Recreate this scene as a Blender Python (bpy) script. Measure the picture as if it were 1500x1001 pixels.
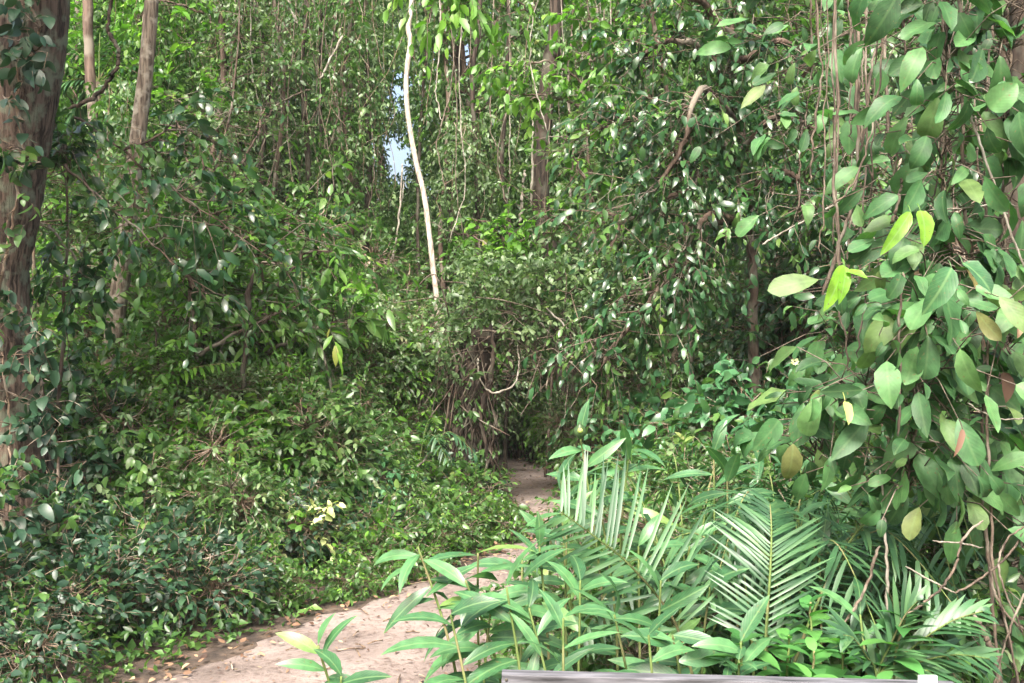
import bpy, math, random
import numpy as np
from mathutils import Vector

# ------------------------------------------------------------------ clear, camera, light
for o in list(bpy.data.objects): bpy.data.objects.remove(o)
S = bpy.context.scene
C = S.collection
F = 1472.0                       # focal length in photograph pixels (1500 wide)
EYE = 1.7
cd = bpy.data.cameras.new('camera'); cam = bpy.data.objects.new('camera', cd); C.objects.link(cam)
cam.location = (0, 0, EYE); cam.rotation_euler = (math.radians(90), 0, 0)
cd.sensor_width = 36; cd.lens = F / 1500 * 36; cd.clip_start = 0.05; cd.clip_end = 1500
S.camera = cam
SUN_EL, SUN_AZ = 50, 192         # azimuth measured clockwise from +Y (the view direction)
w = bpy.data.worlds.new('World'); S.world = w; w.use_nodes = True
nt = w.node_tree; bg = nt.nodes['Background']
sk = nt.nodes.new('ShaderNodeTexSky'); sk.sky_type = 'NISHITA'; sk.sun_disc = False
sk.sun_elevation = math.radians(SUN_EL); sk.sun_rotation = math.radians(SUN_AZ)
sk.dust_density = 9; sk.air_density = 1.0; sk.ozone_density = 0.6
nt.links.new(sk.outputs[0], bg.inputs[0]); bg.inputs[1].default_value = 0.125
ld = bpy.data.lights.new('sun', 'SUN'); ld.energy = 2.1; ld.angle = math.radians(20); ld.color = (1, .98, .94)
lo = bpy.data.objects.new('sun', ld); C.objects.link(lo)
sd = Vector((math.sin(math.radians(SUN_AZ)) * math.cos(math.radians(SUN_EL)), math.cos(math.radians(SUN_AZ)) * math.cos(math.radians(SUN_EL)), math.sin(math.radians(SUN_EL))))
lo.rotation_euler = sd.to_track_quat('Z', 'Y').to_euler(); lo.location = (0, -5, 30)
S.view_settings.view_transform = 'Standard'; S.view_settings.look = 'None'
S.view_settings.exposure = 2.1; S.view_settings.gamma = 1

rng = np.random.default_rng(11)
UP = np.array([0, 0, 1.0])

def at(px, py, Y): return np.array([(px - 750) / F * Y, Y, EYE - (py - 500) / F * Y])

# ------------------------------------------------------------------ materials
def newmat(name):
    m = bpy.data.materials.new(name); m.use_nodes = True
    return m, m.node_tree.nodes, m.node_tree.links, m.node_tree.nodes['Principled BSDF']

def leafmat(name, cols, rough=.4, trans=.3, veins=False, spec=.5, vein=.4):
    """cols: list of (pos, rgb) for the leaf-to-leaf variation"""
    m, N, L, p = newmat(name)
    a = N.new('ShaderNodeAttribute'); a.attribute_name = 'lf'
    s = N.new('ShaderNodeSeparateXYZ'); L.new(a.outputs['Vector'], s.inputs[0])
    r = N.new('ShaderNodeValToRGB'); cr = r.color_ramp
    while len(cr.elements) < len(cols): cr.elements.new(.5)
    for e, (q, c) in zip(cr.elements, cols): e.position = q; e.color = (*c, 1)
    L.new(s.outputs[2], r.inputs[0])
    col = r.outputs[0]
    # blotches of wear on the leaf
    tc = N.new('ShaderNodeTexCoord'); no = N.new('ShaderNodeTexNoise'); no.inputs['Scale'].default_value = 30 if veins else 6
    no.inputs['Detail'].default_value = 3
    L.new(tc.outputs['Object'], no.inputs['Vector'])
    mr = N.new('ShaderNodeMapRange'); mr.inputs[1].default_value = .3; mr.inputs[2].default_value = .7
    mr.inputs[3].default_value = .72; mr.inputs[4].default_value = 1.3
    L.new(no.outputs[0], mr.inputs[0])
    vm = N.new('ShaderNodeVectorMath'); vm.operation = 'SCALE'; L.new(col, vm.inputs[0]); L.new(mr.outputs[0], vm.inputs['Scale'])
    col = vm.outputs[0]
    if veins:
        n3 = N.new('ShaderNodeTexNoise'); n3.inputs['Scale'].default_value = 95; n3.inputs['Detail'].default_value = 2; L.new(tc.outputs['Object'], n3.inputs['Vector'])
        m3 = N.new('ShaderNodeMapRange'); m3.inputs[1].default_value = .66; m3.inputs[2].default_value = .72; m3.inputs[4].default_value = .75; L.new(n3.outputs[0], m3.inputs[0])
        c3 = N.new('ShaderNodeMix'); c3.data_type = 'RGBA'; L.new(m3.outputs[0], c3.inputs[0]); L.new(col, c3.inputs[6]); c3.inputs[7].default_value = (.12, .10, .04, 1); col = c3.outputs[2]
        ab = N.new('ShaderNodeMath'); ab.operation = 'ABSOLUTE'; L.new(s.outputs[1], ab.inputs[0])
        rb = N.new('ShaderNodeMapRange'); rb.inputs[1].default_value = .04; rb.inputs[2].default_value = .14
        rb.inputs[3].default_value = 1; rb.inputs[4].default_value = 0; L.new(ab.outputs[0], rb.inputs[0])
        a1 = N.new('ShaderNodeMath'); a1.operation = 'MULTIPLY'; a1.inputs[1].default_value = 60; L.new(s.outputs[0], a1.inputs[0])
        a2 = N.new('ShaderNodeMath'); a2.operation = 'MULTIPLY_ADD'; a2.inputs[1].default_value = -20; L.new(ab.outputs[0], a2.inputs[0]); L.new(a1.outputs[0], a2.inputs[2])
        sn = N.new('ShaderNodeMath'); sn.operation = 'SINE'; L.new(a2.outputs[0], sn.inputs[0])
        pw = N.new('ShaderNodeMapRange'); pw.inputs[1].default_value = .75; pw.inputs[2].default_value = 1; pw.inputs[3].default_value = 0; pw.inputs[4].default_value = .3
        L.new(sn.outputs[0], pw.inputs[0])
        mx = N.new('ShaderNodeMath'); mx.operation = 'MAXIMUM'; L.new(rb.outputs[0], mx.inputs[0]); L.new(pw.outputs[0], mx.inputs[1])
        ms = N.new('ShaderNodeMath'); ms.operation = 'MULTIPLY'; ms.inputs[1].default_value = vein; L.new(mx.outputs[0], ms.inputs[0])
        mc = N.new('ShaderNodeMix'); mc.data_type = 'RGBA'; L.new(ms.outputs[0], mc.inputs[0]); L.new(col, mc.inputs[6])
        mc.inputs[7].default_value = (.20, .32, .13, 1); col = mc.outputs[2]
        bu = N.new('ShaderNodeBump'); bu.inputs['Strength'].default_value = .1; bu.inputs['Distance'].default_value = .001
        L.new(sn.outputs[0], bu.inputs['Height']); L.new(bu.outputs[0], p.inputs['Normal'])
    L.new(col, p.inputs['Base Color'])
    p.inputs['Roughness'].default_value = rough; p.inputs['Specular IOR Level'].default_value = spec
    t = N.new('ShaderNodeBsdfTranslucent')
    g = N.new('ShaderNodeVectorMath'); g.operation = 'MULTIPLY'; g.inputs[1].default_value = (1.15, 1.4, .6); L.new(col, g.inputs[0]); L.new(g.outputs[0], t.inputs[0])
    mi = N.new('ShaderNodeMixShader'); mi.inputs[0].default_value = trans
    L.new(p.outputs[0], mi.inputs[1]); L.new(t.outputs[0], mi.inputs[2])
    L.new(mi.outputs[0], N['Material Output'].inputs[0])
    return m

def barkmat(name, c1, c2, c3, scale=8, stretch=.12, rough=.85, bump=.6):
    m, N, L, p = newmat(name)
    tc = N.new('ShaderNodeTexCoord'); mp = N.new('ShaderNodeMapping'); mp.inputs['Scale'].default_value = (1, 1, stretch)
    L.new(tc.outputs['Object'], mp.inputs[0])
    n1 = N.new('ShaderNodeTexNoise'); n1.inputs['Scale'].default_value = scale; n1.inputs['Detail'].default_value = 8; n1.inputs['Roughness'].default_value = .65
    L.new(mp.outputs[0], n1.inputs['Vector'])
    n2 = N.new('ShaderNodeTexNoise'); n2.inputs['Scale'].default_value = scale * .25; n2.inputs['Detail'].default_value = 4
    L.new(tc.outputs['Object'], n2.inputs['Vector'])
    r = N.new('ShaderNodeValToRGB'); cr = r.color_ramp; cr.elements[0].position = .40; cr.elements[0].color = (*c1, 1)
    cr.elements[1].position = .58; cr.elements[1].color = (*c2, 1); L.new(n1.outputs[0], r.inputs[0])
    mr = N.new('ShaderNodeMapRange'); mr.inputs[1].default_value = .5; mr.inputs[2].default_value = .62; L.new(n2.outputs[0], mr.inputs[0])
    mc = N.new('ShaderNodeMix'); mc.data_type = 'RGBA'; L.new(mr.outputs[0], mc.inputs[0]); L.new(r.outputs[0], mc.inputs[6]); mc.inputs[7].default_value = (*c3, 1)
    L.new(mc.outputs[2], p.inputs['Base Color']); p.inputs['Roughness'].default_value = rough; p.inputs['Specular IOR Level'].default_value = .25
    bu = N.new('ShaderNodeBump'); bu.inputs['Strength'].default_value = bump; bu.inputs['Distance'].default_value = .02
    L.new(n1.outputs[0], bu.inputs['Height']); L.new(bu.outputs[0], p.inputs['Normal'])
    return m

M = {}
M['mid'] = leafmat('leaf_mid_green', [(0, (.022, .062, .012)), (.4, (.05, .118, .030)), (.8, (.10, .20, .046)), (.96, (.17, .26, .07)), (1, (.27, .22, .10))], .36, .42, spec=.6)
M['bright'] = leafmat('leaf_bright_green', [(0, (.05, .13, .018)), (.5, (.10, .24, .03)), (.95, (.19, .35, .05)), (1, (.3, .3, .08))], .42, .48)
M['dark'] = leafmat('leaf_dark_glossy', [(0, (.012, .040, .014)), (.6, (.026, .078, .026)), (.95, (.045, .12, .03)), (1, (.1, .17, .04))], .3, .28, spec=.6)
M['blue'] = leafmat('leaf_bluish_green', [(0, (.03, .09, .035)), (.5, (.055, .155, .065)), (.93, (.09, .22, .09)), (1, (.22, .26, .08))], .36, .28)
M['pale'] = leafmat('leaf_pale_olive', [(0, (.045, .085, .03)), (.5, (.09, .155, .062)), (.9, (.18, .26, .11)), (1, (.28, .28, .16))], .42, .38, spec=.55)
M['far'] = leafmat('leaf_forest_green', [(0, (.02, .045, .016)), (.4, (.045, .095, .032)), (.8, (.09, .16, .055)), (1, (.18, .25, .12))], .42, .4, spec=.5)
M['ginger'] = leafmat('leaf_ginger', [(0, (.024, .078, .03)), (.5, (.047, .135, .052)), (.95, (.08, .20, .075)), (1, (.15, .24, .06))], .38, .3, True)
M['palm'] = leafmat('leaf_palm', [(0, (.02, .06, .026)), (.5, (.042, .115, .046)), (1, (.08, .17, .065))], .42, .3)
M['vine'] = leafmat('leaf_large_vine', [(0, (.024, .068, .024)), (.5, (.046, .13, .044)), (.85, (.08, .19, .062)), (.975, (.10, .17, .05)), (.992, (.13, .13, .045)), (1, (.17, .11, .05))], .52, .34, True, .4, .16)
M['lime'] = leafmat('leaf_young_lime', [(0, (.11, .27, .02)), (1, (.19, .36, .035))], .4, .45, True)
M['dusk'] = leafmat('leaf_painted_shade', [(0, (.010, .030, .016)), (.5, (.020, .055, .027)), (.95, (.038, .09, .04)), (1, (.09, .12, .04))], .42, .2, spec=.5)  # green darkened to paint in the shade at the near left
M['fresh'] = leafmat('leaf_fresh_green', [(0, (.035, .12, .03)), (.5, (.06, .19, .05)), (1, (.10, .26, .06))], .38, .35)
M['yellow'] = leafmat('leaf_yellow', [(0, (.30, .36, .10)), (.6, (.5, .55, .26)), (1, (.66, .68, .46))], .45, .35)
M['litter'] = leafmat('leaf_dry', [(0, (.04, .02, .012)), (.5, (.13, .07, .04)), (.85, (.28, .18, .11)), (1, (.4, .33, .2))], .7, .1)
M['bark'] = barkmat('bark_brown', (.03, .02, .014), (.12, .085, .065), (.17, .15, .12), 14)
M['bark_red'] = barkmat('bark_reddish', (.018, .012, .009), (.12, .086, .066), (.13, .14, .10), 40, .09, .9, 1.0)
M['bark_dark'] = barkmat('bark_dark', (.010, .007, .005), (.05, .036, .027), (.065, .06, .045), 26, .1)
M['bark_white'] = barkmat('bark_white', (.22, .18, .145), (.48, .42, .36), (.34, .31, .25), 34, .35, .7, .5)
M['bark_tan'] = barkmat('bark_tan', (.05, .038, .028), (.18, .145, .11), (.25, .225, .18), 38, .1, bump=1)
M['twig'] = barkmat('twig_brown', (.07, .045, .03), (.22, .16, .11), (.3, .25, .2), 30)
M['twig_green'] = barkmat('twig_green', (.05, .08, .02), (.12, .17, .05), (.16, .15, .07), 30)
M['liana'] = barkmat('liana_bark', (.040, .031, .024), (.13, .10, .075), (.19, .165, .13), 40, .15)
M['liana_grey'] = barkmat('liana_grey', (.10, .09, .07), (.27, .245, .20), (.32, .30, .26), 40, .15)

# ------------------------------------------------------------------ mesh helpers
class Geo:
    def __init__(s): s.v = []; s.l = []; s.t = []; s.a = []; s.m = []; s.n = 0
    def add(s, V, F, A, mi=0):
        """V (n,3); F list of int arrays (k, sides); A (n,3)"""
        s.v.append(V); s.a.append(A)
        for f in F:
            if len(f) == 0: continue
            s.l.append((f + s.n).ravel()); s.t.append(np.full(len(f), f.shape[1])); s.m.append(np.full(len(f), mi))
        s.n += len(V)
    def mesh(s, name, mats):
        V = np.concatenate(s.v); Lp = np.concatenate(s.l).astype(np.int32); T = np.concatenate(s.t).astype(np.int32)
        me = bpy.data.meshes.new(name)
        me.vertices.add(len(V)); me.vertices.foreach_set('co', V.astype(np.float32).ravel())
        me.loops.add(len(Lp)); me.loops.foreach_set('vertex_index', Lp)
        me.polygons.add(len(T)); st = np.zeros(len(T), np.int32); st[1:] = np.cumsum(T)[:-1]
        me.polygons.foreach_set('loop_start', st)
        me.polygons.foreach_set('material_index', np.concatenate(s.m).astype(np.int32))
        me.polygons.foreach_set('use_smooth', np.ones(len(T), bool))
        at_ = me.attributes.new('lf', 'FLOAT_VECTOR', 'POINT'); at_.data.foreach_set('vector', np.concatenate(s.a).astype(np.float32).ravel())
        for m in (mats if isinstance(mats, (list, tuple)) else [mats]): me.materials.append(m)
        me.update(calc_edges=True)
        return me

TM = {  # leaf outlines: stations along the midrib, half widths (1 = full half width)
    'tiny': ([.42], [1]),
    'med': ([.28, .68], [.95, .8]),
    'lance': ([.1, .3, .5, .7, .87], [.45, .95, 1, .78, .38]),
    'obov': ([.08, .25, .45, .65, .82, .94], [.22, .6, .88, 1, .85, .45]),
    'ovate': ([.06, .2, .4, .6, .8, .93], [.5, .92, 1, .86, .52, .2]),
    'strip': ([.04, .35, .7], [.6, 1, .75]),
}
def nrm(a): return a / np.maximum(np.linalg.norm(a, axis=-1, keepdims=True), 1e-9)
def leaves(g, P, D, N, L, W, tmpl='med', curl=.6, fold=.25, wave=0., rnd=None, mi=0):
    n = len(P)
    if n == 0: return
    D = nrm(D); N = nrm(N - (N * D).sum(1, keepdims=True) * D); Sx = np.cross(D, N)
    L = np.broadcast_to(L, (n,)); W = np.broadcast_to(W, (n,))
    c = np.broadcast_to(curl, (n,)) + rng.normal(0, .15, n); c = np.where(np.abs(c) < .05, .05, c)
    ts, ws = TM[tmpl]; k = len(ts)
    if rnd is None: rnd = rng.random(n)
    T = np.array([0] + ts + [1.])
    a = c[:, None] * T
    mid = P[:, None] + L[:, None, None] * (D[:, None] * (np.sin(a) / c[:, None])[..., None] - N[:, None] * ((1 - np.cos(a)) / c[:, None])[..., None])
    ln = N[:, None] * np.cos(a)[..., None] + D[:, None] * np.sin(a)[..., None]
    hw = np.array([0] + ws + [0.])[None] * W[:, None] * .5
    fo = np.broadcast_to(fold, (n,))[:, None]
    wv = wave * W[:, None, None] * rng.normal(0, 1, (n, k + 2, 2))
    lift = hw * fo
    Lf = mid + Sx[:, None] * hw[..., None] + ln * (lift + wv[..., 0])[..., None]
    Rt = mid - Sx[:, None] * hw[..., None] + ln * (lift + wv[..., 1])[..., None]
    m = 3 * k + 2
    V = np.empty((n, m, 3)); V[:, 0] = P; V[:, 1] = mid[:, -1]
    A = np.zeros((n, m, 3)); A[:, 1, 0] = 1
    for i in range(k):
        V[:, 2 + 3 * i] = Lf[:, i + 1]; V[:, 3 + 3 * i] = mid[:, i + 1]; V[:, 4 + 3 * i] = Rt[:, i + 1]
        A[:, 2 + 3 * i:5 + 3 * i, 0] = ts[i]; A[:, 2 + 3 * i, 1] = ws[i]; A[:, 4 + 3 * i, 1] = -ws[i]
    A[:, :, 2] = rnd[:, None]
    e = 2 + 3 * (k - 1)
    if tmpl == 'tiny': tri = [[0, 2, 1], [0, 1, 4]]; V = V[:, [0, 1, 2, 4]]; A = A[:, [0, 1, 2, 4]]; m = 4; tri = [[0, 2, 1], [0, 1, 3]]; quad = []
    else:
        tri = [[0, 2, 3], [0, 3, 4], [e, 1, e + 1], [e + 1, 1, e + 2]]
        quad = []
        for i in range(k - 1):
            b = 2 + 3 * i; quad += [[b, b + 3, b + 4, b + 1], [b + 1, b + 4, b + 5, b + 2]]
    off = (np.arange(n) * m)[:, None, None]
    Fs = [(np.array(tri)[None] + off).reshape(-1, 3)]
    if quad: Fs.append((np.array(quad)[None] + off).reshape(-1, 4))
    g.add(V.reshape(-1, 3), Fs, A.reshape(-1, 3), mi)

def tubes(g, PL, R, sides=4, mi=0, rough=0.):
    """PL (M,K,3) polylines, R (M,K) radii"""
    PL = np.asarray(PL, float); R = np.asarray(R, float); Mn, K, _ = PL.shape
    T = np.empty_like(PL); T[:, 1:-1] = PL[:, 2:] - PL[:, :-2]; T[:, 0] = PL[:, 1] - PL[:, 0]; T[:, -1] = PL[:, -1] - PL[:, -2]; T = nrm(T)
    ref = np.where(np.abs(T[:, :1, 2:3]).repeat(K, 1) > .8, np.array([1., .13, 0]), UP)
    X = nrm(np.cross(T, ref)); Yv = np.cross(T, X)
    an = np.linspace(0, 2 * math.pi, sides, endpoint=False)
    rr = R[:, :, None] * (1 + (rng.normal(0, rough, (Mn, K, sides)) if rough else 0))
    V = PL[:, :, None] + rr[..., None] * (X[:, :, None] * np.cos(an)[:, None] + Yv[:, :, None] * np.sin(an)[:, None])
    idx = np.arange(Mn * K * sides).reshape(Mn, K, sides); nx = np.roll(idx, -1, 2)
    Fq = np.stack([idx[:, :-1], nx[:, :-1], nx[:, 1:], idx[:, 1:]], -1).reshape(-1, 4)
    g.add(V.reshape(-1, 3), [Fq, idx[:, -1], idx[:, 0][:, ::-1]], np.zeros((Mn * K * sides, 3)), mi)

def smooth_line(pts, n, jit=0., seed=None):
    pts = np.array(pts, float); m = len(pts)
    t = np.linspace(0, m - 1, n); i = np.clip(t.astype(int), 0, m - 2); f = (t - i)[:, None]
    p0 = pts[np.maximum(i - 1, 0)]; p1 = pts[i]; p2 = pts[i + 1]; p3 = pts[np.minimum(i + 2, m - 1)]
    o = .5 * ((2 * p1) + (-p0 + p2) * f + (2 * p0 - 5 * p1 + 4 * p2 - p3) * f ** 2 + (-p0 + 3 * p1 - 3 * p2 + p3) * f ** 3)
    if jit:
        j = rng.normal(0, jit, o.shape); j[1:] = (j[1:] + j[:-1]) / 2; o = o + j
    return o

def link(name, mesh, parent=None, loc=None):
    o = bpy.data.objects.new(name, mesh); C.objects.link(o)
    if parent: o.parent = parent
    if loc is not None: o.location = loc
    return o
def tag(o, label=None, cat=None, group=None, kind=None):
    if label: o['label'] = label
    if cat: o['category'] = cat
    if group: o['group'] = group
    if kind: o['kind'] = kind
    return o
def thing(name, label, cat, loc=(0, 0, 0), group=None, rz=0, sc=1.):
    o = bpy.data.objects.new(name, None); C.objects.link(o); o.location = tuple(map(float, loc)); o.rotation_euler = (0, 0, rz)
    o.scale = (sc, sc, sc) if np.isscalar(sc) else sc; o.empty_display_size = .2
    return tag(o, label, cat, group)

# ------------------------------------------------------------------ terrain
PATH = [(1.0, -3.6, -1.6), (3.2, -3.0, -1.0), (5.0, -1.82, -.15), (5.8, -1.40, .0), (6.5, -.98, .25), (7.15, -.62, .48), (7.8, -.26, .72), (8.6, .14, .95), (9.4, .30, 1.05), (10.0, .10, 1.1),
        (10.7, -.12, 1.0), (12.0, -.28, .75), (13.3, -.32, .50), (14.5, -.65, .0), (16, -1.5, -.7), (18, -3.2, -2.2), (21, -5.5, -4.6)]
PY = np.array([p[0] for p in PATH]); PL_ = np.array([p[1] for p in PATH]); PR_ = np.array([p[2] for p in PATH])
def pathdist(x, y):
    l = np.interp(y, PY, PL_); r = np.interp(y, PY, PR_)
    return np.maximum(np.maximum(l - x, x - r), 0)
def gh(x, y):
    x = np.asarray(x, float); y = np.asarray(y, float)
    d = np.clip((pathdist(x, y) - .15) / 3.0, 0, 1); s = d * d * (3 - 2 * d)
    return s * (.22 + .06 * np.sin(x * 1.3 + 1) + .06 * np.sin(y * 1.1))
def P0(px, Y): x = (px - 750) / F * Y; return np.array([x, Y, float(gh(x, Y)) - .01])

def grid_sheet(name, xs, ys, zf, mat):
    X, Yv = np.meshgrid(xs, ys); Z = zf(X, Yv); V = np.stack([X, Yv, Z], -1).reshape(-1, 3)
    idx = np.arange(len(V)).reshape(X.shape); Fq = np.stack([idx[:-1, :-1], idx[:-1, 1:], idx[1:, 1:], idx[1:, :-1]], -1).reshape(-1, 4)
    g = Geo(); g.add(V, [Fq], np.zeros((len(V), 3))); return link(name, g.mesh(name, mat))

m, N, L, p = newmat('forest_soil')
tc = N.new('ShaderNodeTexCoord'); n1 = N.new('ShaderNodeTexNoise'); n1.inputs['Scale'].default_value = 9; n1.inputs['Detail'].default_value = 9
L.new(tc.outputs['Object'], n1.inputs['Vector']); r = N.new('ShaderNodeValToRGB'); r.color_ramp.elements[0].position = .35; r.color_ramp.elements[1].position = .7
r.color_ramp.elements[0].color = (.02, .013, .009, 1); r.color_ramp.elements[1].color = (.10, .07, .05, 1); L.new(n1.outputs[0], r.inputs[0]); L.new(r.outputs[0], p.inputs['Base Color'])
p.inputs['Roughness'].default_value = .95
bu = N.new('ShaderNodeBump'); bu.inputs['Distance'].default_value = .05; L.new(n1.outputs[0], bu.inputs['Height']); L.new(bu.outputs[0], p.inputs['Normal'])
xs = np.concatenate([[-700, -200, -60, -30], np.arange(-16, 16.01, .16), [30, 60, 200, 700]]); ys = np.concatenate([[-300, -60, -15, -4], np.arange(0, 26, .16), [40, 80, 250, 1200]])
tag(grid_sheet('ground', xs, ys, lambda x, y: gh(x, y), m), 'dark forest soil under the plants', None, kind='structure')

m, N, L, p = newmat('sandy_path')
tc = N.new('ShaderNodeTexCoord')
n1 = N.new('ShaderNodeTexNoise'); n1.inputs['Scale'].default_value = 1.6; n1.inputs['Detail'].default_value = 6; L.new(tc.outputs['Object'], n1.inputs['Vector'])
n2 = N.new('ShaderNodeTexNoise'); n2.inputs['Scale'].default_value = 22; n2.inputs['Detail'].default_value = 10; n2.inputs['Roughness'].default_value = .7; L.new(tc.outputs['Object'], n2.inputs['Vector'])
r = N.new('ShaderNodeValToRGB'); r.color_ramp.elements[0].position = .3; r.color_ramp.elements[1].position = .68
r.color_ramp.elements[0].color = (.135, .108, .095, 1); r.color_ramp.elements[1].color = (.29, .238, .213, 1); L.new(n1.outputs[0], r.inputs[0])
r2 = N.new('ShaderNodeValToRGB'); r2.color_ramp.elements[0].position = .33; r2.color_ramp.elements[1].position = .5
r2.color_ramp.elements[0].color = (.55, .5, .48, 1); r2.color_ramp.elements[1].color = (1, 1, 1, 1); L.new(n2.outputs[0], r2.inputs[0])
mc = N.new('ShaderNodeMix'); mc.data_type = 'RGBA'; mc.blend_type = 'MULTIPLY'; mc.inputs[0].default_value = 1; L.new(r.outputs[0], mc.inputs[6]); L.new(r2.outputs[0], mc.inputs[7])
L.new(mc.outputs[2], p.inputs['Base Color']); p.inputs['Roughness'].default_value = .95; p.inputs['Specular IOR Level'].default_value = .15
ad = N.new('ShaderNodeMath'); ad.operation = 'MULTIPLY_ADD'; ad.inputs[1].default_value = 3; L.new(n1.outputs[0], ad.inputs[0]); L.new(n2.outputs[0], ad.inputs[2])
bu = N.new('ShaderNodeBump'); bu.inputs['Distance'].default_value = .035; bu.inputs['Strength'].default_value = .8; L.new(ad.outputs[0], bu.inputs['Height']); L.new(bu.outputs[0], p.inputs['Normal'])
yy = np.arange(1, 21, .06); uu = np.linspace(0, 1, 26)
l = np.interp(yy, PY, PL_); r_ = np.interp(yy, PY, PR_)
nl = np.convolve(rng.normal(0, .12, len(yy)), np.ones(4) / 4, 'same'); nr = np.convolve(rng.normal(0, .12, len(yy)), np.ones(4) / 4, 'same')
X = (l + nl)[:, None] * (1 - uu) + (r_ + nr)[:, None] * uu; Yg = np.repeat(yy[:, None], 26, 1)
Z = .006 + .018 * np.sin(uu * math.pi)[None] ** .5 + .008 * np.sin(X * 7 + Yg * 3) * np.sin(uu * math.pi) + .006 * np.sin(Yg * 9 - X * 4) * np.sin(uu * math.pi)
Z[:, 0] = -.01; Z[:, -1] = -.01
V = np.stack([X, Yg, Z], -1).reshape(-1, 3); idx = np.arange(len(V)).reshape(X.shape)
g = Geo(); g.add(V, [np.stack([idx[:-1, :-1], idx[:-1, 1:], idx[1:, 1:], idx[1:, :-1]], -1).reshape(-1, 4)], np.zeros((len(V), 3)))
tag(link('path', g.mesh('path', m)), 'pinkish sandy footpath winding into the forest', None, kind='structure')

# ------------------------------------------------------------------ sprays of leaves
ORG = None                       # world position of the tree being built, so that leaves keep clear of the gaps in the canopy
def in_gap(P):
    W_ = P + ORG; y = np.maximum(W_[:, 1], 1); m_ = np.zeros(len(P), bool)
    for px, py, k in ((586, 232, .55), (576, 208, .42), (676, 80, .45), (583, 122, .4)):
        wob = 1 + .35 * np.sin(W_[:, 2] * 9 + px) * np.sin(W_[:, 0] * 7)
        m_ |= ((W_[:, 0] - (px - 750) / F * y) / ((.2 + .013 * y) * k * wob)) ** 2 + ((W_[:, 2] - EYE - (500 - py) / F * y) / ((.25 + .021 * y) * k * wob)) ** 2 < 1
    return m_
def sprays(gl, gt, c, d, ln, k, LL, WW, tmpl='med', sag=.25, droop=.25, up=1., curl=.6, twig=.003, spread=.85, mi=0, cols=None, wave=0., petiole=0.):
    """c, d (M,3) start and direction of twigs, ln length, k leaves each"""
    n = len(c); d = nrm(d); ln = np.broadcast_to(ln, (n,)) * rng.uniform(.65, 1.3, n)
    T = np.linspace(0, 1, 4)
    pl = c[:, None] + d[:, None] * (ln[:, None] * T)[..., None]; pl[..., 2] -= (sag * ln)[:, None] * T ** 2
    if gt is not None: tubes(gt, pl, twig * (1.25 - T)[None].repeat(n, 0), 3)
    tj = (np.arange(k) + .6) / k
    tj = tj[None] + rng.uniform(-.3, .3, (n, k)) / k; tj[:, -1] = 1
    P = c[:, None] + d[:, None] * (ln[:, None] * tj)[..., None]; P[..., 2] -= (sag * ln)[:, None] * tj ** 2
    side = nrm(np.cross(d, UP) + rng.normal(0, .25, (n, 3)))
    tan = d[:, None] + np.array([0, 0, -2 * sag]) * tj[..., None]
    sg = np.where((np.arange(k) % 2 == 0), 1., -1.) * spread
    sg = sg[None].repeat(n, 0); sg[:, -1] = 0
    D = nrm(tan * .7 + side[:, None] * sg[..., None] + rng.normal(0, .4, (n, k, 3)) - UP * droop)
    Nn = UP * up + rng.normal(0, .6, (n, k, 3))
    P = P + D * petiole
    sz = rng.uniform(.75, 1.2, (n, 1)) * rng.uniform(.55, 1.2, (n, k)) * (1 - .25 * (tj - .5) ** 2)
    base = rng.random(n)[:, None] * .55 + rng.random((n, k)) * .45
    kp = np.ones(n * k, bool) if ORG is None else ~in_gap(P.reshape(-1, 3))
    leaves(gl, P.reshape(-1, 3)[kp], D.reshape(-1, 3)[kp], Nn.reshape(-1, 3)[kp], (LL * sz).ravel()[kp], (WW * sz).ravel()[kp], tmpl, curl, .25, wave, base.ravel()[kp], mi)

def ball(n, shell=.5):
    v = nrm(rng.normal(0, 1, (n, 3))); r = rng.random(n) ** (1 / 3.); r = shell + (1 - shell) * r if shell else r
    return v, r
def lobed(nl, n, R, zc, lobe=.45, shell=.45):
    """points in a cloud of lobes; R=(rx,ry,rz); returns points, outward dirs, lobe centres"""
    R = np.array(R); v, r = ball(nl, 0.35)
    lc = v * r[:, None] * R * .78; lc[:, 2] += zc
    w_ = rng.integers(0, nl, n); v, r = ball(n, shell)
    lr = lobe * min(R[0], R[1]) * rng.uniform(.7, 1.35, nl)
    c = lc[w_] + v * (r * lr[w_])[:, None] * np.array([1, 1, .8])
    ax = c - np.array([0, 0, zc]); d = nrm(nrm(ax / R) * .5 + v * .8 + UP * .25)
    return c, d, lc, w_

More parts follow.
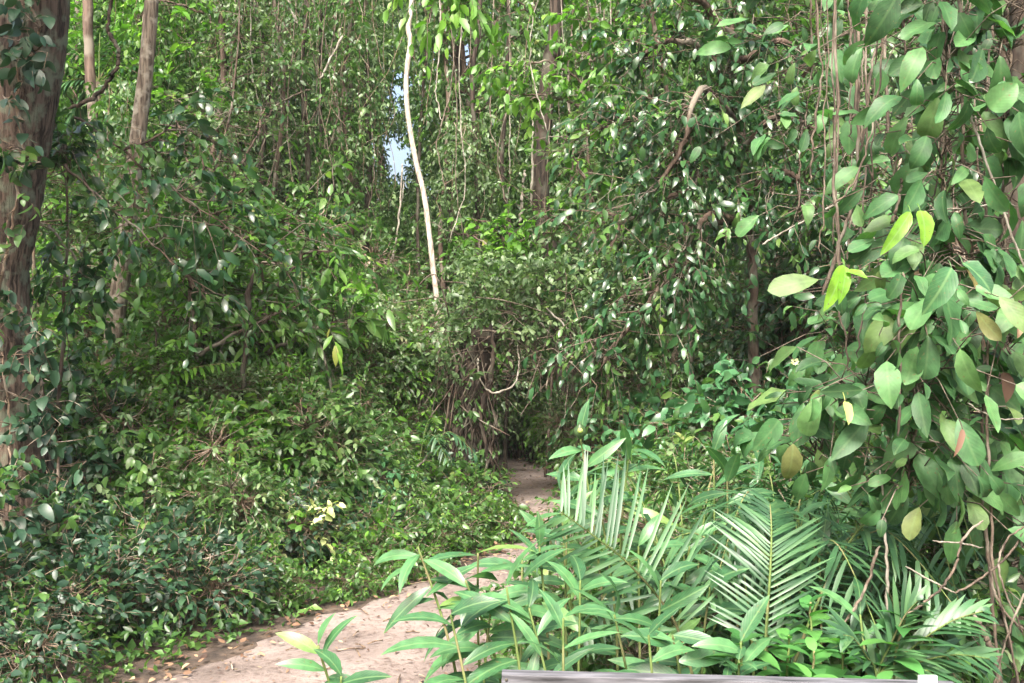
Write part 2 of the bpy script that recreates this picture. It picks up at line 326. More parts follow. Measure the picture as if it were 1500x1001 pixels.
KIND = {  # leaf length, width, template, leaves per twig, twig length, sag, droop, curl
    'mid': dict(LL=.105, WW=.045, tmpl='med', k=7, ln=.26, sag=.3, droop=.2, mat='mid'),
    'bright': dict(LL=.10, WW=.042, tmpl='med', k=7, ln=.25, sag=.3, droop=.2, mat='bright'),
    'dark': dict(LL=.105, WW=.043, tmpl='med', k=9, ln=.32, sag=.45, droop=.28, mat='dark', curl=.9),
    'blue': dict(LL=.13, WW=.065, tmpl='med', k=6, ln=.26, sag=.25, droop=.3, mat='blue', curl=.8),
    'pale': dict(LL=.07, WW=.03, tmpl='med', k=9, ln=.28, sag=.3, droop=.2, mat='pale'),
    'palesmall': dict(LL=.05, WW=.025, tmpl='tiny', k=9, ln=.22, sag=.3, droop=.2, mat='pale'),
    'herb': dict(LL=.085, WW=.042, tmpl='med', k=6, ln=.16, sag=.2, droop=.15, mat='mid'),
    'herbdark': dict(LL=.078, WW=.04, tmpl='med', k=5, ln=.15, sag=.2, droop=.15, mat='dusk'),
    'broad': dict(LL=.17, WW=.085, tmpl='ovate', k=5, ln=.28, sag=.3, droop=.4, mat='mid', curl=.8),
    'lance': dict(LL=.19, WW=.045, tmpl='lance', k=7, ln=.3, sag=.35, droop=.3, mat='mid', curl=.7),
    'broadlight': dict(LL=.15, WW=.07, tmpl='ovate', k=5, ln=.28, sag=.3, droop=.3, mat='bright', curl=.8),
    'broad_shade': dict(LL=.15, WW=.07, tmpl='ovate', k=5, ln=.26, sag=.3, droop=.35, mat='dusk', curl=.8),
    'yellow': dict(LL=.07, WW=.04, tmpl='med', k=6, ln=.16, sag=.2, droop=.15, mat='yellow'),
}
def crown_meshes(kind, R, H, zc, n, nl, trunk=True, stemr=.012, nstems=None, lobe=.45):
    K = KIND[kind]; gl = Geo(); gt = Geo()
    c, d, lc, w_ = lobed(nl, n, R, zc, lobe)
    keep = c[:, 2] > .04; c = c[keep]; d = d[keep]; w_ = w_[keep]
    alt = {'mid': 'pale', 'bright': 'mid', 'dark': 'mid', 'blue': 'mid', 'pale': 'mid', 'herb': 'bright', 'herbdark': 'mid', 'broad': 'pale', 'broadlight': 'mid', 'broad_shade': 'mid', 'lance': 'mid', 'yellow': 'bright'}[kind]
    mk = rng.random(len(c)) < .28
    for sel, mi, f in ((~mk, 0, 1.), (mk, 1, .8)):
        sprays(gl, gt, c[sel], d[sel], K['ln'], K['k'], K['LL'] * f, K['WW'] * f, K['tmpl'], K['sag'], K['droop'], curl=K.get('curl', .6), mi=mi)
    # dead sticks poking out
    nd = max(2, n // 80); i = rng.integers(0, len(c), nd); a = c[i]; e = a + nrm(d[i] + rng.normal(0, .8, (nd, 3))) * rng.uniform(.1, .3, (nd, 1)) * R[0]
    tubes(gt, np.stack([a * [.5, .5, .8], a, e], 1), np.array([[.006, .005, .003]]).repeat(nd, 0), 4)
    # limbs to the lobes, sticks from lobe to twig
    st = []
    for q in lc:
        b = np.array([rng.normal(0, .05 * R[0]), rng.normal(0, .05 * R[0]), -.05]); midp = b * .45 + q * .55; midp[:2] *= .65
        midp += rng.normal(0, .06, 3) * R[0]
        st.append(smooth_line([b, midp, q, q + nrm(q - midp) * .3 * R[0]], 9, .01 * H))
    tubes(gt, st, np.linspace(stemr, stemr * .25, 9)[None].repeat(len(st), 0), 5)
    j = rng.random(len(c)) < .6
    a = lc[w_][j]; b = c[j]; mm = (a + b) / 2 + rng.normal(0, .04, a.shape)
    tubes(gt, np.stack([a, mm, b], 1), np.array([[.006, .004, .003]]).repeat(len(a), 0) * (stemr / .012) ** .5, 3)
    return gt.mesh('stem', M['twig']), gl.mesh('foliage', [M[K['mat']], M[alt]])

PROTO = {}
def proto(key, *a, **k): PROTO[key] = crown_meshes(*a, **k)
def place(key, px, Y, label, sc=1., group=None, cat='bush', name='bush', rz=None, loc=None, parts=('stem', 'foliage'), mat=None):
    st, fo = PROTO[key]
    t = thing(name, label, cat, P0(px, Y) if loc is None else loc, group, rng.uniform(0, 6.28) if rz is None else rz, sc)
    link(parts[0], st, t); link(parts[1], fo, t); return t

for i in range(3):
    proto('mid%d' % i, 'mid', (.75, .75, .8), 1.7, .95, 420, 9)
    proto('tall%d' % i, 'mid', (.9, .9, 1.6), 3.4, 1.9, 800, 14, stemr=.025)
    proto('herb%d' % i, 'herb', (.42, .42, .25), .5, .28, 190, 8, stemr=.005)
    proto('herbsh%d' % i, 'herbdark', (.42, .42, .25), .5, .28, 190, 8, stemr=.005)
for i in range(2):
    proto('bright%d' % i, 'bright', (.6, .6, .6), 1.3, .75, 330, 8)
    proto('pale%d' % i, 'pale', (.8, .8, .8), 1.8, 1.0, 520, 10)
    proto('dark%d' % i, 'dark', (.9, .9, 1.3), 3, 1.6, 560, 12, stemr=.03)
    proto('blue%d' % i, 'blue', (.6, .6, .55), 1.3, .8, 300, 9)
    proto('lance%d' % i, 'lance', (.5, .5, .5), 1.1, .6, 110, 7)
for i, k_ in enumerate(('bright', 'mid', 'pale', 'broadlight')): proto('spin%d' % i, k_, (.42, .42, .95), 2.6, 1.5, (230, 240, 330, 90)[i], 10, stemr=.012)
proto('palet', 'pale', (.95, .8, 1.2), 3.2, 1.9, 900, 14)
proto('broad1', 'broadlight', (.55, .55, .65), 1.5, .8, 150, 8)
proto('shadeb', 'broad_shade', (.6, .6, .6), 1.4, .75, 170, 7)
proto('broad0', 'broad', (.6, .6, .7), 1.5, .8, 180, 7)

def sub(rows, group=None):
    for r in rows: place(*r[:4], sc=r[4] if len(r) > 4 else 1., group=group)

# ------------------------------------------------------------------ far forest
def far_tree(ci, H=15, R=2.0, n=3300, nl=46, mat='far', LL=.15, z0=.3):
    gl = Geo(); gt = Geo(); K = KIND['mid']
    v, r = ball(nl, .3); lc = np.stack([v[:, 0] * r * R, v[:, 1] * r * R, rng.uniform(z0, H, nl)], 1)
    w_ = rng.integers(0, nl, n); v, r = ball(n, .5); lr = rng.uniform(.55, 1.25, nl)
    c = lc[w_] + v * (r * lr[w_])[:, None]
    d = nrm(v + UP * -.1)
    sprays(gl, None, c, d, .4, 8, LL, LL * .42, 'tiny', .5, .4)
    tr = smooth_line([(0, 0, -.3), (.15, .1, H * .3), (-.2, .1, H * .65), (.1, 0, H)], 24, .02)
    tubes(gt, [tr], [np.linspace(.16, .05, 24)], 9)
    st = []
    for q in lc[::2]:
        b = np.array([0, 0, max(0.3, q[2] - rng.uniform(.5, 1.8))]); b[:2] = [np.interp(b[2], tr[:, 2], tr[:, 0]), np.interp(b[2], tr[:, 2], tr[:, 1])]
        st.append(smooth_line([b, (b + q) / 2 + rng.normal(0, .12, 3), q], 6, .02))
    tubes(gt, st, np.linspace(.035, .01, 6)[None].repeat(len(st), 0), 4)
    return gt.mesh('trunk', M['bark_dark' if ci % 2 else 'bark']), gl.mesh('crown', M[mat])
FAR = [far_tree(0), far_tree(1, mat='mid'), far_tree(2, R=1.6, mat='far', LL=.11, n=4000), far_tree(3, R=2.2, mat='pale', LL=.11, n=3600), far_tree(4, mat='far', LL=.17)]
GAPS = [(583, 225, 22), (583, 122, 12), (676, 80, 12)]
def ft(px, Y, k, label, group, sc=1.):
    t = thing('forest_tree', label, 'tree', P0(px, Y), group, rng.uniform(0, 6.28), sc)
    link('trunk', FAR[k][0], t); link('crown', FAR[k][1], t)
zones = [(-200, 330, 'leaf-covered forest tree in the background left of the hanging lianas', 'background trees on the left'),
         (330, 560, 'dim forest tree behind the hanging brown lianas', 'background trees behind the lianas'),
         (600, 900, 'vine-draped forest tree in the background right of the white trunk', 'background trees in the middle'),
         (900, 1750, 'dark forest tree hidden behind the glossy-leaved tree', 'background trees on the right')]
def zone(px):
    for a, b, l_, g_ in zones:
        if px < b: return l_, g_
    return zones[-1][2:]
for Y, step, off in ((16.5, 205, 0), (20, 150, 60), (25, 125, 20), (31, 100, 50)):
    px = -160 + off
    while px < 1680:
        q = px + rng.uniform(-25, 25)
        if abs(q - 583) > 3.3 / Y * F:
            ft(q, Y + rng.uniform(-1, 1), int(rng.integers(0, 5)), *zone(q))
        px += step
# two trees that frame the one opening to the sky
def custom_far(px, Y, z0, H, R, label, n=3000, group=None, mat='far', LL=.14):
    global ORG
    ORG = P0(px, Y); K = far_tree(0, H, R, n, max(10, int((H - z0) * 2.6)), mat, LL, z0); ORG = None
    t = thing('forest_tree', label, 'tree', P0(px, Y), group); link('trunk', K[0], t); link('crown', K[1], t)
custom_far(585, 24, .3, 4.9, 1.5, 'low leafy tree under the patch of open sky left of the white trunk', 2200)
custom_far(555, 27, 8.3, 15, 1.6, 'tall tree whose crown closes over the patch of open sky', 2600)
custom_far(478, 18, .4, 14, .8, 'slim tree hung with brown creepers just left of the patch of open sky', 3000, mat='pale', LL=.09)
custom_far(705, 17, .4, 12, .8, 'dark vine-draped tree just right of the white trunk', 3400, LL=.1)

DEN = {}; DROP = 0
def dense_tree(mat, alt, seed, H=9.5, LL=.1):
    gl = Geo(); gt = Geo(); nl = 34; v, r = ball(nl, .3); lc = np.stack([v[:, 0] * r * 1.2, v[:, 1] * r * 1.0, rng.uniform(.5, H, nl)], 1)
    n = 2900; w_ = rng.integers(0, nl, n); v, r = ball(n, .5); lr = rng.uniform(.4, .85, nl); c = lc[w_] + v * (r * lr[w_])[:, None]; mk = rng.random(n) < .3
    for sel, mi in ((~mk, 0), (mk, 1)): sprays(gl, None, c[sel], (v + UP * .1)[sel], .32, 7, LL, LL * .45, 'med', .4, .3, mi=mi)
    tr = smooth_line([(0, 0, -.2), (.1, .05, H * .35), (-.15, 0, H * .7), (0, .1, H)], 24, .02); tubes(gt, [tr], [np.linspace(.07, .025, 24)], 8); st = []
    for q in lc:
        z = max(.2, q[2] - rng.uniform(.4, 1.4)); b = np.array([np.interp(z, tr[:, 2], tr[:, 0]), np.interp(z, tr[:, 2], tr[:, 1]), z]); st.append(smooth_line([b, (b + q) / 2 + rng.normal(0, .15, 3), q, q + rng.normal(0, .3, 3)], 9, .02))
    tubes(gt, st, np.linspace(.022, .006, 9)[None].repeat(len(st), 0), 4)
    return gt.mesh('trunk', M['bark']), gl.mesh('crown', [M[mat], M[alt]])
DEN = [dense_tree('mid', 'pale', 0), dense_tree('pale', 'mid', 1, LL=.085), dense_tree('bright', 'mid', 2, LL=.11)]
for px, Y, k, lab, sc in ((110, 14.5, 2, 'bright leafy small tree near the spiky palm frond', 1), (240, 15.5, 0, 'leafy small tree showing just right of the tan trunk', 1), (330, 14.2, 1, 'pale leafy small tree at the left of the liana curtain', 1),
                          (425, 16.5, 1, 'greyish leafy small tree behind the left half of the liana curtain', 1), (500, 15.6, 0, 'green leafy small tree behind the right half of the liana curtain', .95), (575, 15, 0, 'leafy small tree low behind the bend of the white trunk', (.8, .8, .36)),
                          (690, 14.6, 1, 'pale leafy small tree between the white trunk and the dark brown trunk', 1), (745, 16, 0, 'green leafy small tree just left of the dark brown trunk', 1), (860, 15, 1, 'pale leafy small tree right of the dark brown trunk', 1), (950, 14, 0, 'green leafy small tree behind the bright layered leaves', 1), (1080, 13, 0, 'leafy small tree behind the glossy tree', 1)):
    t = thing('leafy_tree', lab, 'tree', P0(px, Y), 'leafy small trees of the background', 0 if abs(px - 583) < 200 else rng.uniform(0, 6.28), sc)
    if 5 < abs(px - 583) < 200: ORG = P0(px, Y); k = dense_tree(('mid', 'pale')[k], ('pale', 'mid')[k], 5, LL=(.1, .085)[k]); ORG = None
    else: k = DEN[k]
    link('trunk', k[0], t); link('crown', k[1], t)

gl = Geo()
n = 26000
c = np.stack([rng.uniform(-34, 34, n), rng.uniform(38, 46, n), rng.uniform(.2, 24, n)], 1)
q = np.stack([c[:, 0] / c[:, 1] * F + 750, 500 - (c[:, 2] - EYE) / c[:, 1] * F], 1)
gapc = at(583, 225, 42); gapc2 = at(676, 82, 42); gapc3 = at(92, 100, 42); gapc4 = at(583, 120, 42)
keep = np.ones(n, bool)
for gc, rad in ((gapc, (.75, 1.05)), (gapc2, (.5, .5)), (gapc3, (.9, 1.1)), (gapc4, (.5, .6))):
    keep &= ((c[:, 0] - gc[0]) / (rad[0] + .6)) ** 2 + ((c[:, 2] - gc[2]) / (rad[1] + .6)) ** 2 > 1
c = c[keep]; ORG = np.zeros(3)
sprays(gl, None, c, rng.normal(0, 1, c.shape), .8, 9, .30, .14, 'tiny', .4, .3)
ORG = None
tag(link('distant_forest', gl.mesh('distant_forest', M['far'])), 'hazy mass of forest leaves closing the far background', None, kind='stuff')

for a_ in ((515, 22, .3, 14, .7, 'slim leafy tree left of the patch of open sky'), (655, 23, .3, 14, .8, 'slim leafy tree right of the patch of open sky'), (505, 29, .3, 15, .9, 'far leafy tree left of the patch of open sky'),
           (660, 29, .3, 15, 1.0, 'far leafy tree right of the patch of open sky'), (575, 30, .3, 6.2, 1.2, 'far low tree closing the bottom of the patch of open sky')):
    custom_far(*a_, n=2400)

# ------------------------------------------------------------------ named trunks
def trunk_tree(name, label, cat, pts, rad, mat, n=40, sides=14, rough=.03, part='trunk', jit=0., base=None):
    """pts world coordinates, the thing stands at the first point"""
    b = np.array(pts[0] if base is None else base, float); t = thing(name, label, cat, b)
    ln = smooth_line(np.array(pts, float) - b, n, jit)
    rr = np.interp(np.linspace(0, 1, n), np.linspace(0, 1, len(rad)), rad)
    g = Geo(); tubes(g, [ln], [rr], sides, rough=rough); link(part, g.mesh(part, M[mat]), t)
    return t, ln

def add_crown(t, kind, c, d, parent=True, **kw):
    K = dict(KIND[kind]); K.update(kw); gl = Geo(); gt = Geo()
    mat = K.pop('mat'); K.pop('n', None)
    sprays(gl, gt, c, d, K['ln'], K['k'], K['LL'], K['WW'], K['tmpl'], K['sag'], K['droop'], curl=K.get('curl', .6), twig=K.get('twig', .003), up=K.get('up', 1.))
    f = link('crown', gl.mesh('crown', M[mat]), t); s = link('twig', gt.mesh('twig', M['twig']), f)
    return f

# big tree at the left edge: crooked, reddish brown, crown overhead
Y = 6.6
pts = [P0(25, Y) - [0, 0, .1]] + [at(x, y, Y) for x, y in ((22, 760), (12, 640), (-8, 520), (-16, 420), (0, 320), (18, 220), (38, 110), (52, 0), (60, -150), (30, -400), (-60, -700), (-80, -1100))]
rad = [.37, .27, .255, .25, .24, .235, .225, .215, .21, .20, .17, .14, .10]
bigt, ln = trunk_tree('large_tree', 'large crooked reddish brown tree trunk at the left edge of the photo, partly under creepers', 'tree', pts, rad, 'bark_red', 90, 22, .025)
bb = np.array(bigt.location)
c = []; d = []
limbs = []
for k in range(12):  # early limbs reach toward the camera, added out of view to shade the bank
    z0 = rng.uniform(4.6, 6.5) if k < 6 else rng.uniform(5.5, 8.5); a = rng.uniform(4.2, 5.0) if k < 6 else rng.uniform(1.9, 4.4); rch = 4.0 if k < 6 else 2.1; s = np.array([np.interp(z0, ln[:, 2] + bb[2], ln[:, 0]), np.interp(z0, ln[:, 2] + bb[2], ln[:, 1]), z0 - bb[2]])
    e = s + np.array([math.cos(a) * rch, math.sin(a) * rch, rng.uniform(.1, 1.2)])
    limbs.append(smooth_line([s, (s + e) / 2 + [0, 0, .4], e], 10, .04))
    n = 75; cc = limbs[-1][rng.integers(3, 10, n)] + rng.normal(0, .45, (n, 3)); c.append(cc); d.append(rng.normal(0, 1, (n, 3)))
g = Geo(); tubes(g, limbs, np.linspace(.07, .02, 10)[None].repeat(len(limbs), 0), 6); link('limb', g.mesh('limb', M['bark_red']), bigt)
c = np.concatenate(c); d = np.concatenate(d); keep = c[:, 2] + bb[2] > 4.2; add_crown(bigt, 'mid', c[keep], d[keep], LL=.15, WW=.07)

# second trunk leaning behind the left leaves
Y = 8.7
pts = [P0(150, Y) - [0, 0, .1]] + [at(x, y, Y) for x, y in ((152, 650), (160, 560), (168, 480), (180, 390), (192, 280), (207, 160), (216, 80), (222, 0), (230, -160), (240, -500))]
t, ln = trunk_tree('forest_tree', 'slim pale tan trunk leaning right behind the leaves, second trunk from the left', 'tree', pts, [.1, .085, .08, .078, .075, .07, .066, .062, .06, .055, .05], 'bark_tan', 60, 16, .02)
b = np.array(t.location); c = rng.normal(0, 1, (110, 3)) * [1.0, .9, .8] + at(235, -330, Y) - b
add_crown(t, 'mid', c, rng.normal(0, 1, c.shape))
# white trunk
Y = 11.2
pts = [P0(650, Y) - [0, 0, .1]] + [at(x, y, Y) for x, y in ((648, 560), (641, 455), (632, 370), (622, 290), (609, 235), (598, 172), (595, 115), (601, 62), (598, 40), (603, 0), (606, -120), (592, -700))]
t, ln = trunk_tree('white_tree', 'slender white-barked bent tree trunk rising in the middle of the thicket', 'tree', pts, [.036, .034, .031, .03, .029, .029, .028, .028, .028, .028, .027, .026, .022], 'bark_white', 80, 12, .05)
b = np.array(t.location); c = rng.normal(0, 1, (90, 3)) * [.9, .7, .6] + at(590, -700, Y) - b
add_crown(t, 'mid', c, rng.normal(0, 1, c.shape))
# dark brown trunk centre right with pale creeper beside it
Y = 12.4
pts = [P0(850, Y) - [0, 0, .1]] + [at(x, y, Y) for x, y in ((812, 420), (793, 310), (792, 230), (798, 160), (806, 80), (815, 0), (838, -800))]
t, ln = trunk_tree('forest_tree', 'dark brown trunk with pale creeper stems, right of the white trunk', 'tree', pts, [.13, .12, .115, .11, .10, .09, .085, .08], 'bark_dark', 50, 14, .03)
b = np.array(t.location); c = rng.normal(0, 1, (60, 3)) * [1.1, .9, .7] + at(840, -800, Y) - b
add_crown(t, 'far', c, rng.normal(0, 1, c.shape)) if 'far' in KIND else add_crown(t, 'mid', c, rng.normal(0, 1, c.shape))
for lab, Y, path_, rr, mt in (
    ('dark reddish trunk in the gloom left of the white trunk, hung with lianas', 15, ((415, 500), (414, 290), (408, 160), (418, 60), (425, -10), (430, -200)), .08, 'bark_red'),
    ('thin dark trunk just right of the white trunk', 14, ((668, 520), (664, 330), (662, 210), (668, 120), (664, 0), (660, -200)), .07, 'bark_dark'),
    ('dark upright trunk between the hanging lianas and the white trunk', 16, ((525, 480), (522, 300), (516, 200), (512, 90), (520, 0), (520, -200)), .06, 'bark_dark'),
    ('slender brown trunk near the top left corner behind the palm frond', 12.5, ((140, 480), (143, 300), (138, 180), (132, 110), (128, 0), (120, -200)), .07, 'bark')):
    pts = [P0(path_[0][0], Y) - [0, 0, .1]] + [at(x, y, Y) for x, y in path_]
    trunk_tree('forest_tree', lab, 'tree', pts, [rr * 1.1, rr, rr, rr * .95, rr * .9, rr * .9, rr * .8], mt, 40, 12, .04, jit=.01)

# ------------------------------------------------------------------ creepers on the big trunk
def creeper(label, centers, n, LL, mat, Y, spread, name='creeper', cat='creeper', kx=1., parentloc=None, tmpl='ovate'):
    b = P0(centers[0][0], Y) if parentloc is None else parentloc
    t = thing(name, label, cat, b); gl = Geo(); gt = Geo()
    line = smooth_line([at(x, y, Y - dy) - b for x, y, dy in centers], 40, .012)
    tubes(gt, [line], [np.linspace(.012, .006, 40)], 6)
    i = rng.integers(0, 40, n); c = line[i] + rng.normal(0, 1, (n, 3)) * [spread, .05, .05]
    d = nrm(rng.normal(0, 1, (n, 3)) * [1, .4, .8] + [0, -.9, -.2]); k = 3
    gt2 = Geo()
    c[:, 1] -= np.abs(rng.normal(0, .05, n)); tw = np.stack([line[i], (line[i] + c) / 2 + [0, -.04, 0], c], 1); tubes(gt, tw, np.array([[.004, .003, .002]]).repeat(n, 0), 3)
    sprays(gl, gt, c, d, .14, k, LL, LL * .62, tmpl, .3, .5, up=.5, curl=.5)
    link('stem', gt.mesh('stem', M['twig']), t); link('foliage', gl.mesh('foliage', M[mat]), t); return t
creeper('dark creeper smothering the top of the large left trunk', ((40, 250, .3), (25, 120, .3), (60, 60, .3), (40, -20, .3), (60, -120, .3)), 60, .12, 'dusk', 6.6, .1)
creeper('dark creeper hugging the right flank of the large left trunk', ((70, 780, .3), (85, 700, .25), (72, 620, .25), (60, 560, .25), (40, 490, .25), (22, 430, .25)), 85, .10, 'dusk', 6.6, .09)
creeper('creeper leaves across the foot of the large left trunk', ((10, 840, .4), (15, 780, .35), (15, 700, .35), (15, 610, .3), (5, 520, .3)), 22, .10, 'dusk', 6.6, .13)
creeper('creeper leaves hiding the middle of the tan trunk', ((180, 400, .25), (190, 330, .25), (200, 250, .25), (206, 190, .25)), 34, .1, 'mid', 8.7, .14)
creeper('sparse creeper on the middle of the large left trunk', ((-5, 460, .3), (12, 360, .3), (30, 260, .3), (12, 215, .3)), 22, .1, 'mid', 6.6, .08)

# ------------------------------------------------------------------ leaning small trees with leafy boughs (left front)
def bough_tree(label, cat, stems, Y, n, kind, spread=.25, name='sapling', r0=.03, group=None, ystep=None, **kw):
    """stems: list of pixel polylines with depth offsets; leaves all along them"""
    s0 = stems[0][0]; b = P0(s0[0], Y + s0[2]); t = thing(name, label, cat, b, group); gt = Geo(); C_ = []; D_ = []
    tot = 0
    lens = []
    lines = []
    for i, s in enumerate(stems):
        pp = [at(x, y, Y + dy) - b for x, y, dy in s]
        if i == 0: pp = [np.array([0, 0, -.05])] + pp[1:]
        l_ = smooth_line(pp, 26, .012); lines.append(l_); r_ = np.linspace(r0 * (1 if i == 0 else .6), r0 * .2, 26); tubes(gt, [l_], [r_], 7)
        lens.append(np.linalg.norm(np.diff(l_, axis=0), axis=1).sum())
    for l_, le in zip(lines, lens):
        k = int(n * le / sum(lens)); i = rng.integers(5, 26, k); tg = nrm(np.gradient(l_, axis=0))[i]
        sd = nrm(rng.normal(0, 1, (k, 3)) * [1, .8, .7]); c = l_[i] + sd * np.abs(rng.normal(0, spread, k))[:, None]
        tubes(gt, np.stack([l_[i], (l_[i] + c) / 2 + rng.normal(0, .02, c.shape), c], 1), np.array([[.006, .004, .003]]).repeat(k, 0), 3)
        C_.append(c); D_.append(tg * .6 + sd * .8)
    C_ = np.concatenate(C_); D_ = np.concatenate(D_); keep = C_[:, 2] + b[2] > .1; C_ = C_[keep]; D_ = D_[keep]
    K = dict(KIND[kind]); K.update(kw); gl = Geo()
    alt = {'mid': 'bright', 'dark': 'mid', 'pale': 'mid', 'bright': 'mid'}[K['mat']]; mk = rng.random(len(C_)) < .25
    for sel, mi, f in ((~mk, 0, 1.), (mk, 1, .85)):
        sprays(gl, gt, C_[sel], D_[sel], K['ln'], K['k'], K['LL'] * f, K['WW'] * f, K['tmpl'], K['sag'], K['droop'], curl=K.get('curl', .6), up=K.get('up', 1.), mi=mi)
    link('trunk', gt.mesh('trunk', M['bark']), t); link('crown', gl.mesh('crown', [M[K['mat']], M[alt]]), t); return t

bough_tree('leafy sapling whose dark branch slants down right from the large left trunk', 'tree',
    [((85, 800, .4), (90, 560, .2), (95, 400, .1), (98, 270, 0), (95, 200, 0)), ((110, 168, 0), (180, 222, 0), (250, 275, .1), (330, 330, .2), (420, 400, .3)), ((95, 240, -.1), (160, 300, -.1), (230, 360, 0), (300, 430, .1)),
     ((70, 330, 0), (110, 380, 0), (130, 440, .1)), ((180, 222, 0), (260, 190, .2), (320, 210, .3))], 7.0, 150, 'dark', .17, LL=.12, WW=.055, r0=.018)  # dark leaf colour stands in for canopy shade on this sapling
bough_tree('broad-leaved green sapling in front of the tan trunk', 'tree',
    [((300, 800, .4), (290, 560, .2), (280, 400, .1), (330, 300, 0)), ((285, 430, 0), (250, 350, 0), (190, 300, .1)), ((285, 430, 0), (360, 350, 0), (440, 310, .2)), ((290, 520, 0), (380, 470, .1), (450, 440, .3))],
    8.2, 240, 'mid', .24, LL=.11, WW=.045)
bough_tree('dark sapling with long drooping leaves in the middle of the left thicket', 'tree',
    [((400, 800, .3), (395, 560, .2), (385, 430, .1), (370, 330, 0)), ((390, 470, 0), (320, 400, 0), (280, 390, .1)), ((390, 440, 0), (450, 370, 0), (520, 380, .2)), ((392, 520, 0), (460, 480, .1), (530, 470, .2)), ((392, 500, 0), (330, 470, .1), (300, 500, .2))],
    8.6, 190, 'lance', .22, LL=.18, WW=.05)
bough_tree('small bright green tree hanging over the top left of the thicket', 'tree',
    [((300, 700, .6), (290, 420, .3), (300, 200, .1), (310, 60, 0), (300, -80, 0)), ((300, 180, 0), (250, 140, 0), (210, 120, .1)), ((305, 90, 0), (350, 60, 0), (400, 80, .2)), ((300, 130, 0), (340, 150, .1), (370, 200, .2)), ((300, 20, 0), (240, 0, 0), (200, 30, .2))],
    12.5, 220, 'bright', .35, LL=.13, WW=.06)
bough_tree('pale small-leaved tree mingling with the lianas at the upper left', 'tree',
    [((340, 700, .6), (330, 420, .3), (320, 260, .1), (345, 120, 0), (350, -50, 0)), ((325, 330, 0), (280, 250, 0), (260, 180, .1)), ((325, 280, 0), (370, 210, 0), (390, 150, .2)), ((322, 300, 0), (360, 260, .1), (330, 200, .2))],
    11.5, 280, 'pale', .42)
bough_tree('bright green bough hanging in from above near the white trunk', 'tree',
    [((1010, 780, 2.6), (1000, 300, 2.4), (900, -160, 1.6), (690, -160, .5), (680, -60, 0), (670, 10, 0)), ((690, -120, .3), (730, -40, 0), (770, 15, 0)), ((680, -80, .2), (640, -30, 0), (620, 5, 0))],
    7.5, 110, 'bright', .17, LL=.13, WW=.05, sag=.6, droop=.6)
bough_tree('young tree with bright layered leaves right of the dark brown trunk', 'tree',
    [((880, 740, .6), (870, 400, .3), (860, 200, .1), (865, 60, 0), (850, -60, 0)), ((862, 130, 0), (800, 90, 0), (715, 105, .1)), ((863, 90, 0), (930, 60, 0), (1000, 30, .1)), ((862, 160, 0), (800, 140, 0), (750, 140, .2)), ((866, 220, 0), (910, 190, .1), (960, 180, .2)), ((866, 60, 0), (910, 20, .1), (970, 0, .2))],
    11, 230, 'bright', .2, LL=.14, WW=.07, sag=.5, droop=.5)
bough_tree('slim tree with bright leaf tips behind the vine-wrapped stump', 'tree',
    [((690, 740, .6), (700, 560, .3), (730, 420, .1), (740, 330, 0)), ((748, 400, 0), (700, 350, 0), (660, 340, .1)), ((748, 370, 0), (790, 340, 0), (830, 350, .1)), ((745, 360, 0), (720, 330, 0), (690, 320, .1))],
    11.5, 100, 'bright', .15, LL=.12, WW=.06)

# glossy dark tree right of centre, boughs drooping to the lower left
bough_tree('glossy dark-leaved tree with boughs drooping over the path side', 'tree',
    [((1110, 760, 1.2), (1105, 520, 1.0), (1095, 300, .8), (1080, 120, .7), (1060, -60, .6)),
     ((1090, 250, .5), (1030, 180, .1), (950, 170, 0), (880, 190, -.1)), ((1095, 330, .5), (1030, 330, .1), (970, 420, -.2), (920, 480, -.2), (865, 560, -.3)),
     ((1085, 180, .5), (1040, 80, .1), (980, 60, 0), (930, 90, -.1)), ((1092, 300, .4), (1130, 250, 0), (1180, 270, -.1), (1210, 320, -.1)),
     ((1092, 280, .5), (1040, 250, .2), (1000, 280, 0), (900, 330, 0)), ((1080, 100, .5), (1140, 60, 0), (1190, 90, 0)), ((1090, 220, .4), (1140, 170, 0), (1200, 190, 0)),
     ((1095, 340, .4), (1050, 310, -.1), (1010, 350, -.2), (990, 400, -.2)), ((1080, 60, .5), (1020, 0, 0), (960, -20, 0)), ((1085, 190, .5), (1030, 130, -.2), (1000, 210, -.3), (960, 280, -.3))],
    7.6, 760, 'dark', .27, name='glossy_tree', r0=.06)
bough_tree('pale scrambling shrub draped over the bushes right of the dark brown trunk', 'shrub',
    [((900, 740, .5), (890, 560, .3), (880, 400, .1), (860, 300, 0)), ((885, 420, 0), (840, 340, 0), (800, 320, .1)), ((885, 380, 0), (930, 290, 0), (990, 240, .1)), ((885, 450, 0), (940, 420, 0), (980, 380, .1)), ((885, 330, 0), (850, 250, 0), (830, 200, .1)), ((885, 480, 0), (820, 440, 0), (780, 430, .1))],
    10.2, 330, 'pale', .28, name='shrub', LL=.085, WW=.04)

